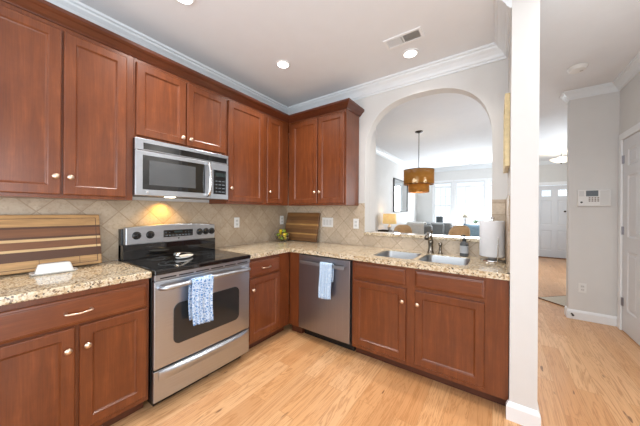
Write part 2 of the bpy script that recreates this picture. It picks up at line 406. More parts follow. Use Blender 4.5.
# living room and foyer
wall('wall_living_left', .08, .2, .121, 6.32)
wall('wall_partition', 2.80, 2.9, 2.62, 7.2)
wall('wall_foyer_right', 4.6, 4.72, YA, 7.3); wall('wall_foyer_front', XR + .12, 4.6, YA, YA + .12)
WZ0, WZ1 = .88, 2.26
wins = [(.745, 1.27), (1.365, 2.145), (2.24, 2.70)]
wall('wall_far', .2, 2.8, 6.2, 6.32, 0, WZ0); wall('wall_far_header', .2, 2.8, 6.2, 6.32, WZ1, HALL)
wall('wall_far_left', .2, wins[0][0], 6.2, 6.32, WZ0, WZ1); wall('wall_far_pier', wins[0][1], wins[1][0], 6.2, 6.32, WZ0, WZ1, M['white'])
wall('wall_far_pier', wins[1][1], wins[2][0], 6.2, 6.32, WZ0, WZ1, M['white']); wall('wall_far_right', wins[2][1], 2.8, 6.2, 6.32, WZ0, WZ1)
FD0, FD1 = 3.36, 4.22
wall('wall_foyer', 2.9, FD0, 7.15, 7.27); wall('wall_foyer_end', FD1, 4.6, 7.15, 7.27); wall('wall_foyer_header', FD0, FD1, 7.15, 7.27, 2.12, HALL)

def window(idx, x0, x1, z0, z1, y, cols, rail=None, transom=None, facing=-1):
    root = struct(empty('window_%d' % idx, ((x0 + x1) / 2, y, z0)))
    def L(a): return (a[0] - (x0 + x1) / 2, a[1] - (x0 + x1) / 2, a[2] - y, a[3] - y, a[4] - z0, a[5] - z0)
    w = .035; fy0, fy1 = y + .03, y + .075
    fr = [(x0, x0 + w, fy0, fy1, z0, z1), (x1 - w, x1, fy0, fy1, z0, z1), (x0 + w, x1 - w, fy0, fy1, z0, z0 + w), (x0 + w, x1 - w, fy0, fy1, z1 - w, z1)]
    boxes('window_frame', M['white'], root, [L(a) for a in fr])
    top = z1 - w
    if transom:
        box('transom_bar', M['white'], root, *L((x0 + w, x1 - w, fy0 - .01, fy1, transom - .025, transom + .025))); top = transom - .025
    if rail: box('meeting_rail', M['white'], root, *L((x0 + w, x1 - w, fy0 - .005, fy1, rail - .018, rail + .018)))
    mu = []
    for k in range(1, cols):
        xx = x0 + w + (x1 - x0 - 2 * w) * k / cols; mu.append((xx - .006, xx + .006, fy0 + .015, fy0 + .03, z0 + w, top))
    if rail:
        for zz in ((z0 + w + rail) / 2, (top + rail) / 2): mu.append((x0 + w, x1 - w, fy0 + .016, fy0 + .029, zz - .006, zz + .006))
    boxes('muntins', M['white'], root, [L(a) for a in mu], 0)
    box('pane', M['pane'], root, *L((x0 + w, x1 - w, fy0 + .020, fy0 + .024, z0 + w, z1 - w)), 0)
    s = y if facing < 0 else y + .12
    c = .052
    cs = [(x0 - c + .012, x0, y - .018, y, z0 - .02, z1 + c), (x1, x1 + c - .012, y - .018, y, z0 - .02, z1 + c), (x0, x1, y - .018, y, z1, z1 + c), (x0 - .03, x1 + .03, y - .04, y, z0 - .03, z0)]
    if facing < 0: boxes('casing', M['white'], root, [L(a) for a in cs])
    return root
for i, (a, b) in enumerate(wins): window(i + 1, a, b, WZ0, WZ1, 6.2, 3, 1.515, 2.11)
window(4, .35, 3.45, .62, 2.35, -4.62, 6, 1.5, facing=1)  # unseen rear window, added as a daylight opening

# crown moulding, baseboards
crown = [(0, CEIL - .118), (.012, CEIL - .118), (.016, CEIL - .104), (.026, CEIL - .098), (.034, CEIL - .078), (.052, CEIL - .052), (.074, CEIL - .034), (.078, CEIL - .022), (.092, CEIL - .016), (.095, CEIL), (0, CEIL)]
base = [(0, 0), (.016, 0), (.016, .085), (.011, .1), (.004, .112), (0, .112)]
struct(sweep('trim_1', M['crown'], crown, [(0, -4.5), (0, 0), (XS, 0), (XS, -.64)]))
hall_crown = [(o * .82, HALL - (CEIL - z) * .80) for o, z in crown]
struct(sweep('trim_2', M['crown'], hall_crown, [(3.165, YA + .12), (3.165, YA), (XR, YA), (XR, -4.5)]))
struct(sweep('trim_3', M['crown'], crown, [(.2, .3), (.2, 6.2), (2.8, 6.2), (2.8, 2.62)]))
struct(sweep('trim_4', M['crown'], hall_crown, [(2.9, 7.15), (4.6, 7.15)]))
struct(sweep('baseboard_column', M['white'], base, [(XS, -.62), (XS, -.64), (XS + .135, -.64), (XS + .135, .12)][::-1][::-1] if False else [(XS + .135, .12), (XS + .135, -.64), (XS, -.64), (XS, -.622)][::-1]))
struct(sweep('baseboard_alarm', M['white'], base, [(3.165, YA + .12), (3.165, YA), (XR, YA), (XR, DY1 + .075)]))
struct(sweep('baseboard_right', M['white'], base, [(XR, DY0 - .075), (XR, -2.18)]))
struct(sweep('baseboard_far', M['white'], base, [(.2, .3), (.2, 6.2), (2.8, 6.2), (2.8, 2.62)]))
struct(sweep('baseboard_foyer', M['white'], base, [(2.9, 2.62), (2.9, 7.15), (FD0 - .08, 7.15)]))

# panelled door builder: slab in local X (width) / Z, front faces local -Y
def panel_slab(name, parent, w, h, t, panels, mat, lights=()):
    bm = bmesh.new()
    xs = sorted({0, w} | {p[0] for p in list(panels) + list(lights)} | {p[1] for p in list(panels) + list(lights)})
    zs = sorted({0, h} | {p[2] for p in list(panels) + list(lights)} | {p[3] for p in list(panels) + list(lights)})
    V = {(x, z): bm.verts.new((x, -t, z)) for x in xs for z in zs}
    inpan = lambda cx, cz, P: any(p[0] < cx < p[1] and p[2] < cz < p[3] for p in P)
    for a, b in zip(xs, xs[1:]):
        for c, d in zip(zs, zs[1:]):
            if inpan((a + b) / 2, (c + d) / 2, panels) or inpan((a + b) / 2, (c + d) / 2, lights): continue
            bm.faces.new((V[a, c], V[b, c], V[b, d], V[a, d]))
    for p in panels:
        prev = [(p[0], p[2]), (p[1], p[2]), (p[1], p[3]), (p[0], p[3])]; pv = [bm.verts.new((x, -t, z)) for x, z in prev]
        for ins, dep in ((.012, .009), (.03, .009), (.045, .003)):
            q = [(p[0] + ins, p[2] + ins), (p[1] - ins, p[2] + ins), (p[1] - ins, p[3] - ins), (p[0] + ins, p[3] - ins)]
            qv = [bm.verts.new((x, -t + dep, z)) for x, z in q]
            for i in range(4): bm.faces.new((pv[i], pv[(i + 1) % 4], qv[(i + 1) % 4], qv[i]))
            pv = qv
        bm.faces.new(pv)
    bx(bm, 0, w, -t + .012, 0, 0, h) if not lights else [bx(bm, a, b, -t + .012, 0, c, d) for a, b in zip(xs, xs[1:]) for c, d in zip(zs, zs[1:]) if not inpan((a + b) / 2, (c + d) / 2, lights)]
    for x0, x1, z0, z1 in ((0, w, 0, 0), (0, w, h, h)):
        v = [bm.verts.new(q) for q in ((x0, -t, z0), (x1, -t, z0), (x1, -t + .012, z0), (x0, -t + .012, z0))]; bm.faces.new(v)
    for xx in (0, w):
        v = [bm.verts.new(q) for q in ((xx, -t, 0), (xx, -t, h), (xx, -t + .012, h), (xx, -t + .012, 0))]; bm.faces.new(v)
    bmesh.ops.remove_doubles(bm, verts=bm.verts[:], dist=1e-5)
    return finish(name, bm, mat, parent)
# closet door on the right wall: local x -> world +... (front faces -x, so rotate -90 deg: local x -> world -y)
d1 = struct(empty('door_1', (XR + .04, DY1 - .003, .008), -PI / 2))
dw = DY1 - DY0 - .006
def six(w, h):
    m = .115; g = .1; c = (w - 2 * m - g) / 2
    rows = [(.24, .24 + .62 * h / 2.03 * 1.0), (1.0 * h / 2.03, 1.66 * h / 2.03 - .02), (1.74 * h / 2.03, h - .12)]
    return [(m + k * (c + g), m + k * (c + g) + c, a, b) for k in (0, 1) for a, b in rows]
panel_slab('door_slab', d1, dw, DZ - .012, .04, six(dw, DZ - .012), M['door_white'])
for z in (.27, 1.06, 1.85): boxes('hinge', M['steel_dark'], d1, [(-.004, .012, -.052, -.036, z, z + .09), (.012, .03, -.044, -.04, z, z + .09)], .001)
turned('door_handle', M['chrome'], d1, [(.0, -.10), (.02, -.10), (.027, -.085), (.02, -.066), (.01, -.06), (.01, -.046), (.03, -.044), (.03, -.0405)], (dw - .07, 0, .95), 20, 'Y')
boxes('door_casing', M['white'], d1, [(-.078, -.006, -.058, -.04, -.008, DZ + .062), (dw + .006, dw + .078, -.058, -.04, -.008, DZ + .062), (-.006, dw + .006, -.058, -.04, DZ - .008, DZ + .062),
                                      (-.016, -.004, -.04, .05, -.008, DZ)], .002)
d0 = struct(empty('door_3', (XR + .05, -3.7, 0), PI / 2))  # unseen sliding glass door, added to go with the side fill light
for k in (0, 1):
    a = .02 + k * .78
    boxes('sliding_frame', M['door_white'], d0, [(a, a + .07, -.02 + .04 * k - .01, .01 + .04 * k - .01, .02, 2.08), (a + .71, a + .78, -.02 + .04 * k - .01, .01 + .04 * k - .01, .02, 2.08), (a + .07, a + .71, -.02 + .04 * k - .01, .01 + .04 * k - .01, .02, .12), (a + .07, a + .71, -.02 + .04 * k - .01, .01 + .04 * k - .01, 2.0, 2.08)], .002)
    box('door_glass', M['pane'], d0, a + .07, a + .71, -.008 + .04 * k - .01, -.003 + .04 * k - .01, .12, 2.0, 0)
boxes('door_casing', M['door_white'], d0, [(-.07, -.002, .05, .068, 0, 2.17), (1.602, 1.67, .05, .068, 0, 2.17), (-.002, 1.602, .05, .068, 2.102, 2.17)], .002)
# front door
d2 = struct(empty('door_2', (FD0 + .02, 7.23, .02)))
w = FD1 - FD0 - .04; h = 2.08
lights = [(.13, .335, 1.77, 1.95), (w - .335, w - .13, 1.77, 1.95)]
pans = [(.1, w / 2 - .05, .2, .78), (w / 2 + .05, w - .1, .2, .78), (.1, w / 2 - .05, .93, 1.66), (w / 2 + .05, w - .1, .93, 1.66)]
panel_slab('door_slab', d2, w, h, .045, pans, M['door_white'], lights)
for a in lights: box('door_glass', M['pane'], d2, a[0], a[1], -.03, -.024, a[2], a[3], 0)
turned('deadbolt', M['iron'], d2, [(.026, -.062), (.026, -.0455)], (w - .19, 0, 1.33), 16, 'Y')
turned('door_handle', M['iron'], d2, [(0, -.11), (.02, -.108), (.027, -.09), (.02, -.07), (.01, -.066), (.012, -.0455)], (w - .07, 0, .98), 16, 'Y')
boxes('door_casing', M['white'], d2, [(-.10, -.02, -.097, -.08, -.02, 2.18), (w + .02, w + .1, -.097, -.08, -.02, 2.18), (-.02, w + .02, -.097, -.08, 2.10, 2.18)], .002)
box('threshold', M['brown_edge'], d2, -.02, w + .02, -.10, .0, -.02, -.002)

# ------------------------------------------------------------------ tile backsplashes
TZ0, TZ1 = .9155, 1.385
box('backsplash', M['tile_x'], None, .0, .010, -2.62, 0, TZ0, TZ1, 0)
bs = bpy.data.objects['backsplash']; tag(bs, 'diagonal beige stone tile backsplash on the left wall behind the range', 'backsplash')
b2 = empty('backsplash', (0, 0, 0), 0, 'beige stone tile backsplash on the back wall under the arch', 'backsplash')
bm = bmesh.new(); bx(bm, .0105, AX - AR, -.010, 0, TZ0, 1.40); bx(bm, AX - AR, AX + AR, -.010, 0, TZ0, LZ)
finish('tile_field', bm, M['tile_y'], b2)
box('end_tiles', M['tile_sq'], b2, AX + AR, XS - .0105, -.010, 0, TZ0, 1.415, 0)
b3 = box('backsplash', M['tile_sqx'], None, XS - .010, XS, -.60, -.0, TZ0, 1.415, 0)
tag(b3, 'narrow return of beige tile on the white column wall behind the paper towels', 'backsplash')

# ------------------------------------------------------------------ cabinets
def shaker(name, parent, x0, x1, z0, z1, y, frame=.058, mat=None, t=.019):
    """door/drawer front: lower-left x0,z0 ; its back lies at local y ; front faces -y"""
    mat = mat or M['cherry']; bm = bmesh.new(); w = x1 - x0; h = z1 - z0; f = -t
    rings = [(0, 0), (0, f + .005), (.0025, f + .0015), (.006, f), (frame - .006, f), (frame - .002, f + .003), (frame + .001, f + .008), (frame + .007, f + .0105)]
    prev = None
    for ins, d in rings:
        v = [bm.verts.new(p) for p in ((ins, d, ins), (w - ins, d, ins), (w - ins, d, h - ins), (ins, d, h - ins))]
        if prev:
            for i in range(4): bm.faces.new((prev[i], prev[(i + 1) % 4], v[(i + 1) % 4], v[i]))
        else: bm.faces.new(v)
        prev = v
    bm.faces.new(prev)
    o = finish(name, bm, mat, parent); o.location = (x0, y, z0); return o
def slabfront(name, parent, x0, x1, z0, z1, y, t=.019):
    bm = bmesh.new(); w = x1 - x0; h = z1 - z0; f = -t; prev = None
    for ins, d in [(0, 0), (0, f + .009), (.004, f + .006), (.012, f + .004), (.014, f + .001), (.018, f)]:
        v = [bm.verts.new(p) for p in ((ins, d, ins), (w - ins, d, ins), (w - ins, d, h - ins), (ins, d, h - ins))]
        if prev:
            for i in range(4): bm.faces.new((prev[i], prev[(i + 1) % 4], v[(i + 1) % 4], v[i]))
        else: bm.faces.new(v)
        prev = v
    bm.faces.new(prev); o = finish(name, bm, M['cherry_h'], parent); o.location = (x0, y, z0); return o
def knob(parent, x, z):
    # x,z relative to the door; sits on the door's front
    return turned('knob', M['nickel'], parent, [(0, -.046), (.008, -.0455), (.0145, -.042), (.0165, -.037), (.014, -.032), (.007, -.029), (.006, -.022), (.009, -.0192)], (x, 0, z), 20, 'Y')
def pull(parent, x, z, w=.1):
    pts = curve([(x - w / 2, -.019, z), (x - w / 2, -.036, z - .003), (x - w / 4, -.046, z - .004), (x, -.048, z - .006), (x + w / 4, -.046, z - .004), (x + w / 2, -.036, z - .003), (x + w / 2, -.019, z)], 5)
    n = len(pts); rad = [.0075 - .003 * math.sin(PI * i / (n - 1)) for i in range(n)]
    o = tube('handle', M['nickel'], parent, pts, rad, 10); return o

BD, BT, TK = .605, .874, .088     # base depth, top, toe kick height
def base_cabinet(loc, rz, w, label, doors=(), drawers=(), left_stile=0, end_panel=False, group=None, sink=False):
    r = empty('base_cabinet', loc, rz, label, 'cabinet', group)
    if sink:  # open carcass so the bowls hang inside
        boxes('carcass', M['cherry'], r, [(0, .018, -BD, -.012, TK, BT), (w - .018, w, -BD, -.012, TK, BT), (.018, w - .018, -.03, -.012, TK, BT), (.018, w - .018, -BD, -.03, TK, TK + .018), (.018, w - .018, -BD, -BD + .02, TK + .018, BT)], 0)
    else: box('carcass', M['cherry'], r, 0, w, -BD, -.012, TK, BT, .001)
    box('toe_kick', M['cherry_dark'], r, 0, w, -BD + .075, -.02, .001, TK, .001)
    for (x0, x1, z0, z1, kx, kz) in doors:
        d = shaker('door', r, x0, x1, z0, z1, -BD); knob(d, kx, kz)
    for (x0, x1, z0, z1, ph) in drawers:
        d = slabfront('drawer' if ph else 'drawer_front', r, x0, x1, z0, z1, -BD)
        if ph: pull(d, (x1 - x0) / 2, (z1 - z0) / 2)
    return r
DZ0, DZ1, WZa, WZb = .125, .685, .70, .845
# left of the range
base_cabinet((0, -2.615, 0), PI / 2, .669, 'cherry base cabinet left of the range with one wide drawer over two doors',
             doors=[(.015, .323, DZ0, DZ1, .308 - .03, .45), (.339, .655, DZ0, DZ1, .03, .45)], drawers=[(.015, .655, WZa - .005, WZb - .005, True)])
base_cabinet((0, -1.172, 0), PI / 2, .56, 'narrow cherry base cabinet with one drawer between range and corner',
             doors=[(.018, .402, DZ0, DZ1, .034, .46)], drawers=[(.018, .402, WZa, WZb, True)])
cf = empty('corner_filler', (.606, -.606, 0), 0, 'plain cherry corner filler panel left of the dishwasher', 'cabinet')
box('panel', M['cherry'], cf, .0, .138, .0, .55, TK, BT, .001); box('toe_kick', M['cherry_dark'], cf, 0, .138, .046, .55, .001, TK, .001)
base_cabinet((1.366, 0, 0), 0, XS - 1.366 - .004, 'wide cherry sink cabinet with two doors under false drawer fronts',
             doors=[(.022, .480, DZ0, DZ1 + .01, .458 - .026, .47), (.548, 1.0, DZ0, DZ1 + .01, .022, .47)], drawers=[(.022, .472, .722, .848, False), (.548, 1.0, .722, .848, False)], sink=True)

UZ0, UZ1, UD = 1.372, 2.395, .305
def upper(loc, rz, w, z0, label, doors, side=False, light_rail=True, dz1=2.365):
    r = empty('wall_cabinet', (loc[0], loc[1], z0), rz, label, 'cabinet')
    box('carcass', M['cherry'], r, 0, w, -UD, -.011, 0, UZ1 - z0, .001)
    for (x0, x1, kx, kz) in doors:
        d = shaker('door', r, x0, x1, .020, dz1 - z0, -UD); knob(d, kx, kz)
    return r
upper((0, -2.615), PI / 2, .675, UZ0, 'tall cherry wall cabinet with two doors left of the microwave', [(.012, .312, .30 - .024, .105), (.321, .632, .03, .105)])
upper((0, -1.939), PI / 2, .757, 1.822, 'short cherry wall cabinet with two doors above the microwave', [(.012, .362, .35 - .028, .055), (.371, .735, .028, .055)])
upper((0, -1.181), PI / 2, .470, UZ0, 'cherry wall cabinet with one door right of the microwave', [(.008, .452, .032, .13)])
upper((0, -.710), PI / 2, .400, UZ0, 'narrow cherry wall cabinet in the corner with one slim door', [(.036, .282, .035, .13)])
upper((.308, 0), 0, .817, UZ0, 'cherry wall cabinet with two doors on the back wall beside the arch', [(.058, .447, .389 - .028, .13), (.458, .800, .028, .13)])
cp = [(0, 2.36), (.012, 2.36), (.014, 2.385), (.02, 2.39), (.028, 2.41), (.046, 2.432), (.056, 2.438), (.062, 2.46), (0, 2.46)]
cr = sweep('cabinet_crown_moulding', M['cherry_crown'], [(o + .0, z + .0) for o, z in [(0, 2.3955), (.006, 2.3955), (.010, 2.402), (.022, 2.412), (.040, 2.432), (.048, 2.436), (.060, 2.448), (.062, 2.468), (0, 2.468)]],
           [(.305, -2.615), (.305, -.305), (1.126, -.305), (1.126, -.004)])
tag(cr, 'dark cherry crown moulding running along the tops of the wall cabinets', 'moulding')
boxes('top_rail', M['cherry_crown'], cr, [(.02, .305, -2.615, -.31, 2.396, 2.45), (.02, 1.126, -.305, -.02, 2.396, 2.45)], 0)

# ------------------------------------------------------------------ granite
CT, CTH = .915, .04
def slab_from(name, outer, holes, z1, z0, mat, bevel=.008):
    bm = bmesh.new()
    for loop in [outer] + holes:
        vs = [bm.verts.new((x, y, z1)) for x, y in loop]
        for i in range(len(vs)): bm.edges.new((vs[i], vs[(i + 1) % len(vs)]))
    bmesh.ops.triangle_fill(bm, use_beauty=True, edges=bm.edges[:])
    bmesh.ops.dissolve_limit(bm, angle_limit=.01, verts=bm.verts[:], edges=bm.edges[:]) if not holes else None
    r = bmesh.ops.extrude_face_region(bm, geom=bm.faces[:])
    for v in r['geom']:
        if isinstance(v, bmesh.types.BMVert): v.co.z = z0
    return finish(name, bm, mat, None, bevel, seg=3)
def rrect(x0, x1, y0, y1, r, n=6):
    out = []
    for cx, cy, a0 in ((x1 - r, y1 - r, 0), (x0 + r, y1 - r, PI / 2), (x0 + r, y0 + r, PI), (x1 - r, y0 + r, 3 * PI / 2)):
        for k in range(n + 1):
            a = a0 + PI / 2 * k / n; out.append((cx + r * math.cos(a), cy + r * math.sin(a)))
    return out
g1 = slab_from('countertop', [(.011, -2.615), (.647, -2.615), (.647, -1.944), (.011, -1.944)], [], CT, CT - CTH, M['granite'])
tag(g1, 'speckled beige granite countertop left of the range', 'countertop')
bowls = [(1.515, 1.865, -.535, -.135), (1.905, 2.255, -.535, -.135)]
g2 = slab_from('countertop', [(.011, -1.171), (.647, -1.171), (.647, -.655), (XS - .002, -.655), (XS - .002, -.640), (XS - .011, -.640), (XS - .011, -.011), (.011, -.011)],
               [rrect(*b, .06) for b in bowls], CT, CT - CTH, M['granite'], 0)
tag(g2, 'long L-shaped speckled granite countertop around the corner to the sink', 'countertop')
g3 = box('ledge', M['granite'], None, AX - AR + .001, AX + AR - .001, -.035, .17, LZ + .001, LZ + .032, .006)
tag(g3, 'raised granite ledge on the sill of the arched pass-through', 'ledge')

# sink
sk = empty('sink', (0, 0, 0), 0, 'stainless double bowl sink set under the granite', 'sink')
for (x0, x1, y0, y1) in bowls:
    bm = bmesh.new(); prev = None
    for ins, z, rr in [(.0006, CT - .006, .06), (.004, CT - .0065, .058), (.006, CT - .012, .057), (.012, CT - .17, .055), (.03, CT - .195, .05), (.07, CT - .202, .04)]:
        vs = [bm.verts.new((x, y, z)) for x, y in rrect(x0 + ins, x1 - ins, y0 + ins, y1 - ins, rr)]
        if prev:
            for i in range(len(vs)): bm.faces.new((prev[i], prev[(i + 1) % len(vs)], vs[(i + 1) % len(vs)], vs[i]))
        prev = vs
    bm.faces.new(prev)
    bo = finish('bowl', bm, M['sink_steel'], sk, smooth=True, recalc=True)
    turned('drain', M['chrome'], bo, [(.0, CT - .2005), (.02, CT - .2), (.035, CT - .1985), (.043, CT - .1995), (.043, CT - .2015)], ((x0 + x1) / 2, (y0 + y1) / 2, 0), 24)
# faucet
fx = 1.915
fa = empty('faucet', (fx, -.068, CT + .0005), 0, 'bronze toned single handle kitchen faucet behind the sink', 'faucet'); fa.scale = (1.15, 1.15, 1.15)
turned('base', M['faucet'], fa, [(.028, 0), (.028, .006), (.022, .012), (.019, .03), (.018, .075), (.021, .085), (.021, .1), (.016, .108)], seg=24)
tube('spout', M['faucet'], fa, curve([(0, 0, .09), (0, -.012, .125), (0, -.045, .15), (0, -.10, .155), (0, -.15, .135)], 6), [.018] * 9 + [.016] * 9 + [.018] * 7, 14)
tube('handle', M['faucet'], fa, curve([(0, 0, .1), (.003, .006, .13), (.006, .0, .165), (.008, -.012, .19)], 5), [.014, .013, .012, .011, .01, .009, .009, .009, .009, .009, .009, .009, .01, .011, .011, .01], 12)
sp_ = empty('side_sprayer', (2.0, -.068, CT + .0005), 0, 'small bronze side sprayer right of the faucet', 'sprayer')
turned('base', M['faucet'], sp_, [(.022, 0), (.022, .006), (.014, .012), (.012, .03)], seg=20)
turned('spray_head', M['faucet'], sp_, [(.011, .03), (.013, .05), (.01, .065), (.016, .08), (.018, .095), (.012, .105), (0, .107)], seg=20)
# soap dispenser
so = empty('soap_dispenser', (2.195, -.085, CT + .0005), 0, 'smoky grey soap bottle with black pump beside the faucet', 'soap dispenser')
turned('bottle', M['smoke_glass'], so, [(.030, 0), (.034, .004), (.034, .105), (.030, .118), (.014, .128), (.013, .135)], seg=28)
turned('label_sleeve', plain('pale_grey_label', srgb(176, 178, 180), .6), so, [(.0348, .03), (.0348, .095)], seg=28, caps=False)
pm = turned('pump', M['black_matte'], so, [(.016, .1352), (.016, .152), (.006, .154), (.006, .175), (.012, .177), (.012, .188), (0, .189)], seg=20)
tube('nozzle', M['black_matte'], pm, [(0, 0, .183), (-.015, -.018, .183), (-.022, -.028, .179)], .005, 8)
# paper towel holder
ph = empty('paper_towel_holder', (2.402, -.185, CT + .0005), 0, 'chrome paper towel stand at the right end of the counter', 'paper towel holder')
turned('base', M['chrome'], ph, [(.082, 0), (.084, .004), (.081, .012), (.03, .018), (.022, .0395), (.007, .0398)], seg=40)
turned('post', M['chrome'], ph, [(.007, .0395), (.007, .335), (.013, .338), (.014, .348), (0, .355)], seg=16)
tube('side_arm', M['chrome'], ph, curve([(.030, -.076, .008), (.034, -.088, .05), (.036, -.091, .16), (.036, -.091, .19)], 4), .004, 8)
pr_ = empty('paper_towel_roll', (2.398, -.185, CT + .040), 0, 'fat white paper towel roll on the chrome stand', 'paper towel')
turned('roll', M['paper'], pr_, [(.021, .001), (.083, .0), (.085, .004), (.085, .277), (.083, .281), (.021, .280), (.0205, .28), (.0205, .001)], seg=48, caps=False)
turned('cardboard_core', plain('brown_cardboard', srgb(150, 118, 84), .9), pr_, [(.0203, .0), (.0203, .281), (.0185, .281), (.0185, 0)], seg=24, caps=False)

# ------------------------------------------------------------------ range
YR = -1.937; RW = .757
rg = empty('range', (0, YR, 0), PI / 2, 'freestanding stainless steel electric range with black glass top', 'range')
RF = .645
boxes('body', M['black'], rg, [(0, RW, -RF + .03, -.02, .075, .888), (.03, RW - .03, -RF + .07, -.05, .001, .075)], .002)
ct = box('cooktop', M['black_glass'], rg, -.001, RW + .001, -.668, -.075, .888, .919, .006, 3)
for (x, y, r) in ((.2, -.50, .105), (.55, -.50, .09), (.2, -.23, .075), (.55, -.23, .1)):
    bm = bmesh.new()
    for rr in (r, r * .6):
        lathe(bm, [(rr - .0012, .9192), (rr + .0012, .9192), (rr + .0012, .9195), (rr - .0012, .9195), (rr - .0012, .9192)], (x, y, 0), 40, caps=False)
    finish('burner_ring', M['lcd'], ct, None)if False else finish('burner_ring', bm, M['lcd'], ct)
def bowed(name, mat, parent, x0, x1, z0, z1, y, t, bow, n=16, bevel=.003, ztop_arc=0, W=RW):
    bm = bmesh.new(); cols = []
    for i in range(n + 1):
        x = x0 + (x1 - x0) * i / n; k = 1 - (2 * x / W - 1) ** 2; b = bow * k
        cols.append([bm.verts.new(p) for p in ((x, y - b, z0), (x, y - b, z1 + ztop_arc * k), (x, y + t, z1 + ztop_arc * k), (x, y + t, z0))])
    for a, b in zip(cols, cols[1:]):
        for j in range(4): bm.faces.new((a[j], a[(j + 1) % 4], b[(j + 1) % 4], b[j]))
    bm.faces.new(cols[0]); bm.faces.new(cols[-1])
    return finish(name, bm, mat, parent, bevel)
# backguard
bg = bowed('backguard', M['steel'], rg, .010, RW - .010, 1.034, 1.170, -.085, .06, 0, ztop_arc=.020, bevel=.008); bg.location = (0, -.045, -.004)
box('backguard_base', M['black_glass'], rg, .0, RW, -.123, -.02, .9195, 1.032, .003)
box('backguard_side', M['black'], rg, 0, RW, -.068, -.012, .90, 1.155, .003)
box('control_display', M['black_glass'], bg, .275, .525, -.089, -.0852, 1.078, 1.138, .002)
box('clock_screen', M['screen'], bg, .36, .43, -.0905, -.0892, 1.112, 1.130, 0)
boxes('touch_pads', M['lcd'], bg, [(.29 + .027 * i, .308 + .027 * i, -.0899, -.0892, 1.088, 1.096) for i in range(8)] + [(.29 + .027 * i, .3 + .027 * i, -.0899, -.0892, 1.115, 1.119) for i in (0, 1, 6, 7)], 0)
turned('badge', M['black_glass'], bg, [(0, -.0875), (.006, -.0872), (.006, -.0852)], (.40, 0, 1.064), 16, 'Y')
for x in (.082, .176, .590, .652, .712):
    k = turned('knob', M['black'], bg, [(0, -.113), (.018, -.112), (.021, -.106), (.022, -.092), (.031, -.0885), (.031, -.0855)], (x, 0, 1.108), 24, 'Y')
    boxes('grip', M['black'], k, [(x - .004, x + .004, -.121, -.11, 1.092, 1.124)], .001)
# vent strip, door, drawer
boxes('vent_trim', M['steel'], rg, [(.003, RW - .003, -RF - .012, -RF + .03, .848, .886)], .002)
boxes('vent_slots', M['black'], rg, [(.035 + .118 * i, .135 + .118 * i, -RF - .0135, -RF - .011, .858, .866) for i in range(6)], 0)
od = bowed('oven_door', M['steel'], rg, .003, RW - .003, .277, .843, -.652, .03, .006, bevel=.004)
bm = bmesh.new()
loop = rrect(.120, .640, .398, .668, .04)
# upper edge of the window dips gently to both ends
f = [bm.verts.new((x, -.6625 - .0 , z + (.02 * (1 - ((x - .378) / .26) ** 2) if z > .6 else 0))) for x, z in loop]; bk = [bm.verts.new((v.co.x, -.651, v.co.z)) for v in f]
bm.faces.new(f); bm.faces.new(bk)
for i in range(len(f)): bm.faces.new((f[i], f[(i + 1) % len(f)], bk[(i + 1) % len(f)], bk[i]))
finish('oven_window', bm, M['window_glass_dark'], od)
hp = [(.035, -.652, .800), (.04, -.69, .803), (.09, -.708, .806), (.378, -.716, .812), (.667, -.708, .806), (.717, -.69, .803), (.722, -.652, .800)]
tube('handle', M['steel'], od, curve(hp, 6), .0155, 14)
dr = bowed('storage_drawer', M['steel'], rg, .003, RW - .003, .068, .268, -.652, .03, .006, bevel=.004)
bm = bmesh.new(); n = 24; rows = []
for i in range(n + 1):
    x = .03 + .70 * i / n; u = 2 * i / n - 1; b = .030 * (1 - abs(u) ** 3); zc = .222 + .018 * (1 - u * u) * 0
    rows.append([bm.verts.new((x, -.654 - q * b - .004, z)) for q, z in ((0, .262), (.75, .256), (1, .243), (.8, .228), (0, .195))])
for a, b in zip(rows, rows[1:]):
    for j in range(4): bm.faces.new((a[j], a[j + 1], b[j + 1], b[j]))
finish('drawer_grip', bm, M['steel'], dr, smooth=True)
# spoon rest
sr = empty('spoon_rest', (.36, -1.60, .9200), math.radians(-62), 'curved white and steel spoon rest on the black cooktop', 'spoon rest')
bm = bmesh.new(); prev = None
for s, z in [(.2, .002), (.75, .002), (.95, .007), (1.05, .016), (1.0, .0165), (.88, .010), (.7, .006), (.2, .005)]:
    vs = [bm.verts.new((.085 * s * math.cos(2 * PI * k / 28), .048 * s * math.sin(2 * PI * k / 28), z)) for k in range(28)]
    if prev:
        for i in range(28): bm.faces.new((prev[i], prev[(i + 1) % 28], vs[(i + 1) % 28], vs[i]))
    else: bm.faces.new(vs)
    prev = vs
bm.faces.new(prev); finish('dish', bm, M['ceramic'], sr, smooth=True)
bm = bmesh.new(); pts = curve([(.07, 0, .012), (.10, 0, .035), (.075, 0, .052), (.02, 0, .046), (-.06, 0, .03)], 6); prev = None
for p in pts:
    vs = [bm.verts.new((p.x, y, p.z)) for y in (-.022, .022)]
    if prev: bm.faces.new((prev[0], prev[1], vs[1], vs[0]))
    prev = vs
finish('handle', bm, M['chrome'], sr, smooth=True, solid=.004)

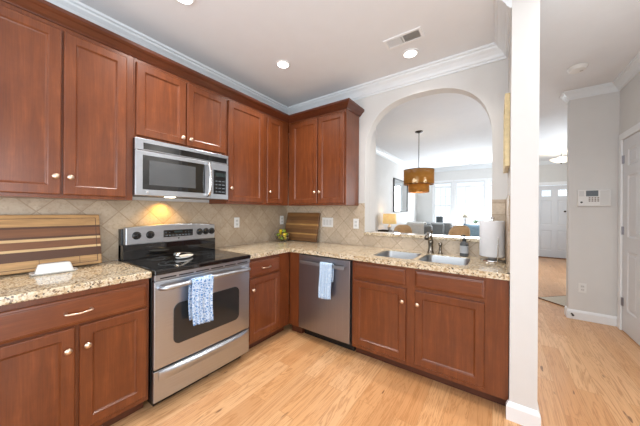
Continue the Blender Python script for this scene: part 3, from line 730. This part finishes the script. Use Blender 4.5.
# towels
def towel(name, mat, w, front, back, r, label, loc, rz, seed, flare=0):
    root = None; rnd = random.Random(seed); bm = bmesh.new(); nx, grid = 22, []
    path = [(r + .004, -back + back * i / 10) for i in range(10)] + [((r + .004) * math.cos(PI * k / 8), (r + .004) * math.sin(PI * k / 8)) for k in range(9)] + [(-(r + .004), -front * i / 22) for i in range(1, 23)]
    ph = [rnd.uniform(0, 6) for _ in range(3)]
    for j, (py, pz) in enumerate(path):
        row = []
        for i in range(nx + 1):
            u = i / nx - .5; d = max(0, -pz)
            amp = .004 + .018 * min(1, d / .3) if py < 0 else .003
            off = amp * (math.sin(u * 13 + ph[0]) * .6 + math.sin(u * 22 + ph[1]) * .3)
            if py < 0: off = -abs(off) * .9
            else: off = abs(off) * .3
            row.append(bm.verts.new((u * w * (1 + flare * d) + .004 * math.sin(d * 16 + ph[2]), py + off, pz + (.006 * math.sin(u * 5 + ph[1]) if j == len(path) - 1 else 0))))
        grid.append(row)
    for a, b in zip(grid, grid[1:]):
        for i in range(nx): bm.faces.new((a[i], a[i + 1], b[i + 1], b[i]))
    o = finish(name, bm, mat, None, smooth=True, solid=.004); o.location = loc; o.rotation_euler = (0, 0, rz)
    return tag(o, label, 'towel')
towel('dish_towel', M['towel_a'], .155, .300, .27, .0175, 'blue and white patterned dish towel hanging on the oven door handle', (.714, -1.66, .811), PI / 2, 3, -.3)

# ------------------------------------------------------------------ microwave
mw = empty('microwave', (0, -1.943, 1.408), PI / 2, 'stainless over-the-range microwave under the short wall cabinet', 'microwave')
MH = .41; MF = .335
box('body', M['black'], mw, .001, RW - .003, -MF, -.012, .004, MH, .002)
bowed('top_trim', M['steel'], mw, .0, RW - .009, .326, MH, -.352, .02, .010, bevel=.003, W=.748)
bowed('vent_grille', M['black_glass'], mw, .050, .728, .334, .380, -.3545, .01, .010, bevel=0, W=.748)
md = bowed('microwave_door', M['steel'], mw, .0, .565, .0, .322, -.356, .02, .010, bevel=.004, W=.748)
bowed('door_window_frame', M['black_glass'], md, .045, .508, .045, .292, -.3585, .01, .010, bevel=.001, W=.748)
bowed('door_window', M['mw_glass'], md, .085, .425, .08, .258, -.3595, .01, .010, bevel=0, W=.748)
turned('badge', M['chrome'], md, [(0, -.363), (.007, -.3625), (.007, -.355)], (.075, -.002, .024), 16, 'Y')
hh = curve([(.532, -.366, .025), (.532, -.395, .04), (.532, -.410, .10), (.532, -.414, .165), (.532, -.410, .23), (.532, -.395, .29), (.532, -.366, .305)], 6)
tube('handle', M['chrome'], md, hh, .0135, 14)
bowed('control_panel', M['steel'], mw, .568, RW - .009, .0, .322, -.356, .02, .010, bevel=.004, W=.748)
kp = bowed('keypad', M['black_glass'], mw, .590, .722, .045, .262, -.3585, .01, .010, bevel=.002, W=.748)
for i in range(3):
    for j in range(4): box('button', M['lcd'], kp, .603 + .037 * i, .628 + .037 * i, -.3645, -.360, .062 + .032 * j, .070 + .032 * j, 0)
box('clock_screen', M['screen'], kp, .608, .706, -.3655, -.360, .205, .235, 0)
box('task_light', M['bulb'], mw, .26, .32, -.25, -.19, .001, .0045, 0)
l = bpy.data.lights.new('cooktop_lamp', 'SPOT'); l.energy = 9; l.color = (1, .56, .10); l.spot_size = 2.3; l.spot_blend = .9; l.shadow_soft_size = .02
lo = bpy.data.objects.new('cooktop_lamp', l); C.objects.link(lo); lo.location = (.085, -1.64, 1.40); lo.rotation_euler = (0, 0, 0)

# ------------------------------------------------------------------ dishwasher
dwx = .748; DW = .612
dwr = empty('dishwasher', (dwx, 0, 0), 0, 'dark stainless dishwasher between the corner panel and sink cabinet', 'dishwasher')
boxes('body', M['black'], dwr, [(.0, DW, -.60, -.05, .085, .872), (.01, DW - .01, -.53, -.1, .001, .085)], .001)
dd = bowed('dishwasher_door', M['steel_dark'], dwr, .006, DW - .010, .105, .858, -.628, .027, .003, bevel=.004, W=DW)
bm = bmesh.new(); bx(bm, .05, .563, -.672, -.660, .776, .806)
for x in (.07, .533): bx(bm, x, x + .012, -.661, -.629, .783, .799)
hb = finish('handle', bm, M['steel'], dd, .003)
towel('dish_towel', M['towel_b'], .132, .318, .16, .012, 'pale blue dish towel hanging on the dishwasher handle', (1.122, -.666, .805), 0, 8)

# ------------------------------------------------------------------ things on the counters
def leaned(o, ang, rz):
    o.rotation_euler = (ang, 0, rz)
# large striped board against left wall
bd = empty('cutting_board', (.125, -2.614, CT + .0105), 0, 'large striped wooden cutting board leaning on the left wall tiles', 'cutting board')
bd.rotation_euler = Euler((-math.radians(12.5), 0, PI / 2), 'XYZ')
bm = bmesh.new(); bx(bm, 0, .552, 0, .028, 0, .352); finish('board', bm, M['board_a'], bd, .004)
boxes('juice_groove', M['dark_wood'], bd, [(.02, .530, -.0008, .0003, .325, .328), (.527, .530, -.0008, .0003, .02, .328), (.02, .530, -.0008, .0003, .018, .021), (.25, .252, -.0008, .0003, .021, .07), (.435, .437, -.0008, .0003, .021, .07)], 0)
bt = empty('butter_dish', (.205, -2.310, CT + .0005), PI / 2 - .05, 'long white ceramic butter dish in front of the striped cutting board', 'butter dish')
bm = bmesh.new(); prev = None
for ex, z in [(-.012, 0), (-.004, .001), (.004, .009), (.0, .0105), (-.008, .006)]:
    vs = [bm.verts.new((x, y, z)) for x, y in rrect(-.098 - ex, .098 + ex, -.048 - ex, .048 + ex, .02)]
    if prev:
        for i in range(len(vs)): bm.faces.new((prev[i], prev[(i + 1) % len(vs)], vs[(i + 1) % len(vs)], vs[i]))
    else: bm.faces.new(vs)
    prev = vs
bm.faces.new(prev); finish('tray', bm, M['ceramic'], bt, smooth=False)
bm = bmesh.new(); prev = None
for ins, z in [(0, .008), (.003, .02), (.012, .052), (.016, .058), (.024, .061)]:
    vs = [bm.verts.new((x, y, z)) for x, y in rrect(-.083 + ins, .083 - ins, -.036 + ins * .8, .036 - ins * .8, .012)]
    if prev:
        for i in range(len(vs)): bm.faces.new((prev[i], prev[(i + 1) % len(vs)], vs[(i + 1) % len(vs)], vs[i]))
    else: bm.faces.new(vs)
    prev = vs
bm.faces.new(prev); finish('lid', bm, M['ceramic'], bt, smooth=False, bevel=.002)
# walnut board in the corner
b4 = empty('cutting_board', (.055, -.1265, CT + .0075), 0, 'dark walnut cutting board leaning on the back wall in the corner', 'cutting board')
b4.rotation_euler = (-math.radians(13), 0, 0)
box('board', M['board_b'], b4, 0, .54, 0, .03, 0, .372, .004)
# fruit bowl
fb = empty('fruit_bowl', (.165, -.262, CT + .0005), 0, 'clear glass bowl of lemons and limes in the counter corner', 'bowl')
turned('bowl', M['bowl_glass'], fb, [(.0, .004), (.04, .004), (.06, .012), (.085, .04), (.098, .075), (.102, .1), (.098, .1), (.094, .076), (.081, .043), (.057, .017), (.04, .009), (0, .009)], seg=36, caps=False)
rnd = random.Random(5)
fruit = [(.034 * math.cos(a), .034 * math.sin(a), .040, k, a + PI / 2) for a, k in ((PI, 0), (-PI / 3, 1), (PI / 3, 0))] + \
    [(.058 * math.cos(a), .058 * math.sin(a), .086, k, a + PI / 2) for a, k in ((2.8, 0), (1.25, 1), (-.3, 0), (-1.85, 1))] + [(-.027, .0, .132, 0, 1.6), (.030, .0, .134, 1, 1.5)]
pos = ['low at the left', 'low at the front right', 'low at the back', 'at the left rim', 'at the back rim', 'at the right rim', 'at the front rim', 'topmost at the left', 'topmost at the right']
for (x, y, z, k, ra), pp in zip(fruit, pos):
    nm = 'lime' if k else 'lemon'
    bm = bmesh.new(); s = .023
    lathe(bm, [(.001, -s * 1.25), (.005, -s * 1.2), (s * .62, -s * .95), (s * .95, -s * .4), (s, 0), (s * .95, s * .4), (s * .62, s * .95), (.006, s * 1.18), (.002, s * 1.26)], (0, 0, 0), 18, 'X')
    o = finish(nm, bm, M[nm], None, smooth=True); o.location = (.165 + x, -.262 + y, CT + z); o.rotation_euler = (0, 0, ra)
    tag(o, '%s %s %s of the fruit bowl' % ('green' if k else 'yellow', nm, pp), 'fruit', 'lemons and limes in the fruit bowl')

# outlets / switch plates; local x width, front -y
def plate(loc, rz, gangs, kind, label, group=None):
    name = 'outlet' if kind == 'outlet' else 'light_switch'
    r = empty(name, loc, rz, label, 'outlet' if kind == 'outlet' else 'switch', group)
    w = .07 + .046 * (gangs - 1)
    box('plate', M['plastic'], r, -w / 2, w / 2, -.006, 0, -.058, .058, .003)
    for g in range(gangs):
        cx = (g - (gangs - 1) / 2) * .046
        if kind == 'outlet':
            for z in (-.02, .02):
                s = box('socket', M['ceramic'], r, cx - .016, cx + .016, -.008, -.006, z - .014, z + .014, .001)
                boxes('slots', M['black'], s, [(cx - .008, cx - .006, -.0085, -.0078, z - .005, z + .006), (cx + .005, cx + .007, -.0085, -.0078, z - .004, z + .005)], 0)
        else: box('rocker', M['ceramic'], r, cx - .016, cx + .016, -.010, -.006, -.032, .032, .002)
    return r
plate((.0105, -.845, 1.17), PI / 2, 1, 'outlet', 'white outlet on the left wall tiles right of the range')
plate((.0105, -.115, 1.18), PI / 2, 1, 'outlet', 'white outlet on the left wall tiles above the fruit bowl')
plate((.70, -.0105, 1.168), 0, 3, 'switch', 'wide three-gang white switch plate beside the walnut cutting board')
plate((1.095, -.0105, 1.163), 0, 1, 'outlet', 'single white outlet beside the left jamb of the arch')
plate((3.288, YA - .0005, .39), 0, 1, 'outlet', 'white outlet low on the hallway wall under the alarm keypad')

# alarm keypad
al = empty('alarm_keypad', (3.375, YA - .0005, 1.487), 0, 'white alarm keypad with grey screen on the hallway wall', 'keypad')
box('housing', M['plastic'], al, -.138, .138, -.028, 0, -.098, .098, .006)
box('display', M['lcd'], al, -.068, .035, -.0295, -.0275, .02, .088, .001)
boxes('buttons', plain('grey_buttons', srgb(150, 140, 134), .5), al, [(-.045 + .024 * i, -.03 + .024 * i, -.032, -.0275, -.045 + .02 * j, -.03 + .02 * j) for i in range(4) for j in range(3)], .001)
turned('speaker_dot', M['black_matte'], al, [(.011, -.030), (.011, -.0275)], (-.105, 0, -.052), 16, 'Y')
box('speaker_grille', M['ceramic'], al, -.126, -.082, -.0295, -.0275, .02, .085, .001); box('side_cover', M['ceramic'], al, .05, .125, -.0295, -.0275, -.085, .085, .001)

# gold framed canvas on the column wall
gf = empty('picture_frame', (XS - .0005, -.31, 1.87), -PI / 2, 'gold framed picture hanging high on the column wall by the arch', 'picture')
boxes('frame', M['gold'], gf, [(-.19, -.165, -.030, 0, -.25, .25), (.165, .19, -.030, 0, -.25, .25), (-.165, .165, -.03, 0, -.25, -.225), (-.165, .165, -.03, 0, .225, .25)], .003)
box('canvas', M['canvas'], gf, -.165, .165, -.02, -.005, -.225, .225, 0)

# ------------------------------------------------------------------ ceiling things
def can(x, y, label, power, r=.052):
    o = empty('recessed_light', (x, y, CEIL), 0, label, 'recessed light', 'recessed ceiling lights')
    turned('trim_ring', M['white'], o, [(r, -.0005), (r + .02, -.001), (r + .018, -.006), (r + .002, -.009), (r, -.0005)], seg=36, caps=False)
    turned('lens', M['led'], o, [(0, -.004), (r, -.004), (r, -.0015), (0, -.0015)], seg=36, caps=False)
    if power: can_light(x, y, power)
can(.734, -.864, 'recessed ceiling light nearest the kitchen corner', 8)
can(1.79, -.34, 'recessed ceiling light beside the ceiling vent in front of the arch', 8)
can(.724, -1.80, 'recessed ceiling light above the range at the top edge of the photo', 8)
can(1.0, 4.35, 'small recessed ceiling light in the room beyond the arch, left one', 0)
can(1.716, 4.46, 'small recessed ceiling light in the room beyond the arch, right one', 0)
def vent(loc, rz, w, d, label):
    v = empty('ceiling_vent', loc, rz, label, 'vent')
    t = .02
    boxes('vent_frame', M['white'], v, [(-w / 2, w / 2, -d / 2, -d / 2 + t, -.008, 0), (-w / 2, w / 2, d / 2 - t, d / 2, -.008, 0), (-w / 2, -w / 2 + t, -d / 2 + t, d / 2 - t, -.008, 0), (w / 2 - t, w / 2, -d / 2 + t, d / 2 - t, -.008, 0), (-.006, .006, -d / 2 + t, d / 2 - t, -.008, 0)], .001)
    box('duct', M['black_matte'], v, -w / 2 + t, w / 2 - t, -d / 2 + t, d / 2 - t, -.0015, -.0003, 0)
    bm = bmesh.new(); n = 22
    for i in range(n):
        x = -w / 2 + t + (w - 2 * t) * (i + .5) / n; s = -.0035 if x < 0 else .0035
        if abs(x) < .008: continue
        vs = [bm.verts.new(p) for p in ((x - s, -d / 2 + t, -.002), (x + s, -d / 2 + t, -.008), (x + s, d / 2 - t, -.008), (x - s, d / 2 - t, -.002))]; bm.faces.new(vs)
    finish('louvers', bm, M['white'], v, solid=.0008)
vent((1.795, -.565, CEIL - .0003), .0, .30, .135, 'white rectangular air vent in the kitchen ceiling')
vent((1.72, 5.9, CEIL - .0003), 0, .34, .12, 'small white air vent in the far ceiling beyond the arch')
sd = empty('smoke_detector', (3.10, 1.005, HALL), 0, 'round white smoke detector on the hallway ceiling', 'smoke detector')
turned('housing', M['plastic'], sd, [(.078, -.0005), (.078, -.012), (.070, -.018), (.066, -.034), (.05, -.042), (0, -.043)], seg=36)
turned('test_button', M['ceramic'], sd, [(.014, -.043), (.014, -.046), (0, -.0465)], (.03, 0, 0), 16)

# ------------------------------------------------------------------ pendant beyond the arch
pd = empty('pendant_lamp', (1.30, 1.98, CEIL), 0, 'two-tier amber drum pendant lamp hanging beyond the arch', 'pendant lamp')
turned('canopy', M['iron'], pd, [(.065, -.0005), (.065, -.012), (.03, -.024), (.008, -.03)], seg=28)
turned('rod', M['iron'], pd, [(.006, -.028), (.006, -.74)], seg=12)
def drum(name, r, z1, z0):
    o = turned(name, M['drum'], pd, [(r, z1), (r, z0)], seg=56, caps=False, solid=.004); return o
drum('upper_shade', .25, -.68, -.935); drum('lower_shade', .172, -.915, -1.07)
bm = bmesh.new()
for z, r in ((-.682, .25), (-.933, .25), (-1.068, .172)):
    lathe(bm, [(r - .003, z - .004), (r + .004, z - .004), (r + .004, z + .004), (r - .003, z + .004), (r - .003, z - .004)], seg=56, caps=False)
finish('shade_rims', bm, M['iron'], pd)
bm = bmesh.new()
for a in (0, 2 * PI / 3, 4 * PI / 3): tube_bm(bm, [(0, 0, -.70), (.248 * math.cos(a), .248 * math.sin(a), -.70)], .003, 8)
finish('spider', bm, M['iron'], pd)
for a in (.5, .5 + 2 * PI / 3, .5 + 4 * PI / 3):
    turned('bulb', M['bulb'], pd, [(.001, -.80), (.014, -.81), (.016, -.83), (.028, -.86), (.028, -.88), (.015, -.905), (.001, -.91)], (.11 * math.cos(a), .11 * math.sin(a), 0), 16)
l = bpy.data.lights.new('pendant_glow', 'POINT'); l.energy = 6; l.color = (1, .75, .45); l.shadow_soft_size = .08
lo = bpy.data.objects.new('pendant_glow', l); C.objects.link(lo); lo.location = (1.30, 1.98, CEIL - 1.12)

# flush mount in the foyer
fm = empty('ceiling_lamp', (3.72, 5.85, HALL), 0, 'frosted bowl ceiling lamp in the foyer', 'ceiling lamp')
turned('canopy', M['chrome'], fm, [(.07, -.0005), (.07, -.015), (.02, -.03), (.012, -.10)], seg=24)
turned('glass_bowl', M['fixture_glass'], fm, [(.21, -.165), (.205, -.18), (.16, -.215), (.09, -.25), (.0, -.265)], seg=40, caps=False, solid=.005)
turned('finial', M['iron'], fm, [(.004, -.26), (.018, -.268), (.012, -.29), (0, -.296)], seg=16)
bm = bmesh.new()
for a in (0, 2 * PI / 3, 4 * PI / 3): tube_bm(bm, [(.012 * math.cos(a), .012 * math.sin(a), -.1), (.205 * math.cos(a), .205 * math.sin(a), -.17)], .005, 8)
finish('arms', bm, M['chrome'], fm)
l = bpy.data.lights.new('foyer_bulb', 'POINT'); l.energy = 8; l.color = (1, .86, .68); l.shadow_soft_size = .1
lo = bpy.data.objects.new('foyer_bulb', l); C.objects.link(lo); lo.location = (3.72, 5.85, CEIL - .12)

# entry rug
rr_ = empty('entry_rug', (2.945, 2.43, .0005), -PI / 4, 'pale beige rug on the hallway floor past the keypad wall', 'rug')
box('pile', M['rug'], rr_, .008, .56, .008, .75, 0, .012, .003); boxes('binding', M['brown_edge'], rr_, [(0, .568, 0, .008, 0, .013), (0, .008, .008, .75, 0, .013)], .001)

# ------------------------------------------------------------------ room beyond the arch
mr = empty('wall_mirror', (.2005, 5.10, 1.30), -PI / 2 + PI, 'tall black framed mirror on the left wall beyond the arch', 'mirror')
mr.rotation_euler = (0, 0, PI / 2); mr.location = (.2005, 3.86, 1.30)
W_, H_ = 1.24, .9
boxes('frame', M['black_matte'], mr, [(0, .03, -.03, 0, 0, H_), (W_ - .03, W_, -.03, 0, 0, H_), (.03, W_ - .03, -.03, 0, 0, .03), (.03, W_ - .03, -.03, 0, H_ - .03, H_)], .002)
box('mirror_glass', M['mirror'], mr, .03, W_ - .03, -.015, -.004, .03, H_ - .03, 0)

def table(name, x0, x1, y0, y1, h, label, mat, t=.03):
    r = empty(name, ((x0 + x1) / 2, (y0 + y1) / 2, 0), 0, label, 'table'); a, b = (x1 - x0) / 2, (y1 - y0) / 2
    box('tabletop', mat, r, -a, a, -b, b, h - t, h, .004)
    for sx in (-1, 1):
        for sy in (-1, 1): box('leg', mat, r, sx * (a - .03) - .02, sx * (a - .03) + .02, sy * (b - .03) - .02, sy * (b - .03) + .02, 0.0005, h - t, .002)
    return r
table('console_table', .23, .56, 2.62, 3.2, .86, 'dark console table against the left wall beyond the arch', M['dark_wood'])
tl = empty('table_lamp', (.40, 3.04, .8605), 0, 'table lamp with glowing cream shade on the dark console', 'table lamp')
turned('base', M['ceramic'], tl, [(.06, 0), (.062, .01), (.03, .02), (.045, .07), (.05, .1), (.02, .14), (.008, .16), (.008, .20)], seg=24)
turned('lamp_shade', M['lampshade'], tl, [(.155, .17), (.14, .40)], seg=36, caps=False, solid=.003)
l = bpy.data.lights.new('lamp_bulb', 'POINT'); l.energy = 1.5; l.color = (1, .72, .4); l.shadow_soft_size = .04
lo = bpy.data.objects.new('lamp_bulb', l); C.objects.link(lo); lo.location = (.40, 3.04, 1.19)
ty = empty('tray', (.40, 2.76, .8605), 0, 'dark tray on the console table near the lamp', 'tray')
boxes('tray_rim', M['iron'], ty, [(-.12, .12, -.12, .12, 0, .008), (-.12, -.11, -.12, .12, .008, .04), (.11, .12, -.12, .12, .008, .04), (-.11, .11, -.12, -.11, .008, .04), (-.11, .11, .11, .12, .008, .04)], .001)

table('dining_table', .78, 1.68, 1.35, 3.1, .75, 'long wooden dining table under the amber pendant', M['dark_wood'], .035)

def rattan_chair(x, y, rz, label, top=.97):
    r = empty('dining_chair', (x, y, 0), rz, label, 'chair', 'rattan chairs at the dining table'); r.scale = (.74, .85, 1)
    box('seat', M['white_fabric'], r, -.23, .23, -.23, .23, .41, .47, .02, 3)
    for sx in (-1, 1):
        for sy in (-1, 1): tube('leg', M['rattan'], r, [(sx * .2, sy * .2, .41), (sx * .23, sy * .23, .001)], [.018, .013], 10)
    # curved woven back, highest in the middle
    bm = bmesh.new(); n = 22; rows = []
    for i in range(n + 1):
        a = PI * (i / n); cx, cy = .27 * math.cos(a), .02 + .25 * math.sin(a); u = abs(2 * i / n - 1)
        zt = .64 + (top - .64) * math.sqrt(max(0, 1 - u ** 2.6))
        rows.append([bm.verts.new((cx * (1 + .05 * k / 6), cy * (1 + .12 * k / 6), .44 + (zt - .44) * k / 6)) for k in range(7)])
    for p, q in zip(rows, rows[1:]):
        for k in range(6): bm.faces.new((p[k], q[k], q[k + 1], p[k + 1]))
    finish('backrest', bm, M['rattan'], r, smooth=True, solid=.02)
    tube('back_rim', M['rattan'], r, [v for v in [(.27 * math.cos(PI * i / n) * 1.05, (.02 + .25 * math.sin(PI * i / n)) * 1.12, .64 + (top - .64) * math.sqrt(max(0, 1 - abs(2 * i / n - 1) ** 2.6))) for i in range(n + 1)]], .014, 8)
    return r
rattan_chair(.565, 3.50, .25, 'rattan dining chair with curved back left of the pendant, beyond the arch')
rattan_chair(1.75, 3.47, -.2, 'rattan dining chair with curved back nearest the window lamp, beyond the arch', 1.0)

def sofa(name, x, y, rz, w, label, mat, backh, depth=.9, cushions=2, loose=True):
    r = empty(name, (x, y, 0), rz, label, 'sofa' if name == 'sofa' else 'armchair')
    a = w / 2
    box('seat_base', mat, r, -a, a, -depth / 2, depth / 2, .08, .30, .03, 3)
    box('backrest', mat, r, -a, a, depth / 2 - .22, depth / 2, .30, backh, .06, 4)
    for s in (-1, 1): box('armrest', mat, r, min(s * a, s * (a - .18)), max(s * a, s * (a - .18)), -depth / 2, depth / 2 - .22, .30, .62, .05, 4)
    cw = (w - .36) / cushions
    for i in range(cushions):
        box('seat_cushion', mat, r, -a + .18 + cw * i + .004, -a + .18 + cw * (i + 1) - .004, -depth / 2, depth / 2 - .22, .302, .46, .035, 3)
        if loose: box('back_cushion', mat, r, -a + .18 + cw * i + .004, -a + .18 + cw * (i + 1) - .004, depth / 2 - .38, depth / 2 - .222, .462, backh - .02, .05, 4)
    for sx in (-1, 1):
        for sy in (-1, 1): box('leg', M['dark_wood'], r, sx * (a - .08) - .025, sx * (a - .08) + .025, sy * (depth / 2 - .08) - .025, sy * (depth / 2 - .08) + .025, .001, .08, .002)
    return r
sofa('sofa', .83, 5.3, 0, 1.06, 'grey fabric sofa in front of the far windows', M['sofa'], .99)
def cushion(x, y, z, s, mat, rot, label):
    bm = bmesh.new(); n = 10; 
    for side in (-1, 1):
        G = [[bm.verts.new((s * (i / n - .5) * (1 - .10 * math.sin(PI * j / n)), side * .075 * (math.sin(PI * i / n) * math.sin(PI * j / n)) ** .5, s * (j / n - .5) * (1 - .10 * math.sin(PI * i / n)))) for j in range(n + 1)] for i in range(n + 1)]
        for i in range(n):
            for j in range(n): bm.faces.new((G[i][j], G[i + 1][j], G[i + 1][j + 1], G[i][j + 1]))
    bmesh.ops.remove_doubles(bm, verts=bm.verts[:], dist=1e-4)
    o = finish('cushion', bm, mat, None, smooth=True); o.location = (x, y, z); o.rotation_euler = rot; return tag(o, label, 'cushion')
sofa('armchair', .62, 4.36, 0, .78, 'light grey armchair left of the sofa under a white throw', M['sofa'], .95, .78, 1, False)
bm = bmesh.new(); G = []; n = 16
pth = [(-.142, -.42 + .06 * k) for k in range(7)] + [(-.142 * math.cos(PI * k / 10), .045 * math.sin(PI * k / 10)) for k in range(11)] + [(.142, -.06 * k) for k in range(1, 7)]
for i in range(n + 1):
    G.append([bm.verts.new(((i / n - .5) * .46, y * (1 + .06 * math.sin(i * 1.7 + j * .5) ** 2), z + .012 * math.sin(i * .9 + j * .3) ** 2)) for j, (y, z) in enumerate(pth)])
for a, b in zip(G, G[1:]):
    for j in range(len(pth) - 1): bm.faces.new((a[j], a[j + 1], b[j + 1], b[j]))
th = finish('throw_blanket', bm, M['white_fabric'], None, smooth=True, solid=.02)
th.location = (.60, 4.64, .972); tag(th, 'chunky white throw draped over the armchair back', 'blanket')
sofa('armchair', 2.12, 4.5, 0, .85, 'white armchair with a blue cushion right of the sofa', M['white_fabric'], .99, .8, 1, False)
cushion(2.02, 4.50, .76, .54, M['blue_fabric'], (-.22, 0, .0), 'pale blue cushion on the white armchair, behind the paper towels')

table('window_table', .62, 2.6, 5.86, 6.14, .93, 'narrow white table standing along the far windows', M['white'])
pf = empty('photo_frame', (.96, 5.98, .9305), 0, 'small grey photo frame on the far window table', 'photo frame')
boxes('frame', M['lcd'], pf, [(-.1, -.075, -.01, .01, 0, .24), (.075, .1, -.01, .01, 0, .24), (-.075, .075, -.01, .01, 0, .025), (-.075, .075, -.01, .01, .215, .24)], .002)
box('photo', M['picture'], pf, -.075, .075, -.004, .004, .025, .215, 0)
wl = empty('table_lamp', (1.66, 5.98, .9305), 0, 'small table lamp with beige shade against the far window', 'table lamp')
turned('base', M['iron'], wl, [(.055, 0), (.055, .012), (.012, .02), (.01, .12), (.02, .15), (.008, .17), (.007, .24)], seg=20)
turned('lamp_shade', M['canvas'], wl, [(.10, .22), (.055, .35)], seg=28, caps=False, solid=.003)
pl = empty('potted_plant', (1.93, 5.98, .9305), 0, 'small leafy potted plant on the far window table', 'plant')
turned('pot', M['ceramic'], pl, [(.04, 0), (.055, .07), (.05, .07), (.045, .06), (0, .06)], seg=20)
bm = bmesh.new(); rnd = random.Random(2)
for k in range(26):
    a = rnd.uniform(0, 2 * PI); e = rnd.uniform(.2, 1.2); L_ = rnd.uniform(.07, .14)
    d = Vector((math.cos(a) * math.cos(e), math.sin(a) * math.cos(e), math.sin(e))); s = Vector((-math.sin(a), math.cos(a), 0)) * .018
    p = Vector((0, 0, .06)); m1 = p + d * L_ * .55; tip = p + d * L_ + Vector((0, 0, -.02))
    v = [bm.verts.new(q) for q in (p, m1 + s, tip, m1 - s)]; bm.faces.new(v)
finish('leaves', bm, M['leaf'], pl, solid=.0015, recalc=False)

ds = empty('door_stop', (3.195, YA - .0165, .06), 0, 'tiny dark door stop on the baseboard at the keypad wall corner', 'door stop')
turned('post', M['iron'], ds, [(.010, 0), (.010, -.004), (.006, -.006), (.006, -.045)], seg=12, axis='Y')
turned('rubber_tip', M['black_matte'], ds, [(.011, -.045), (.012, -.058), (0, -.060)], seg=12, axis='Y')
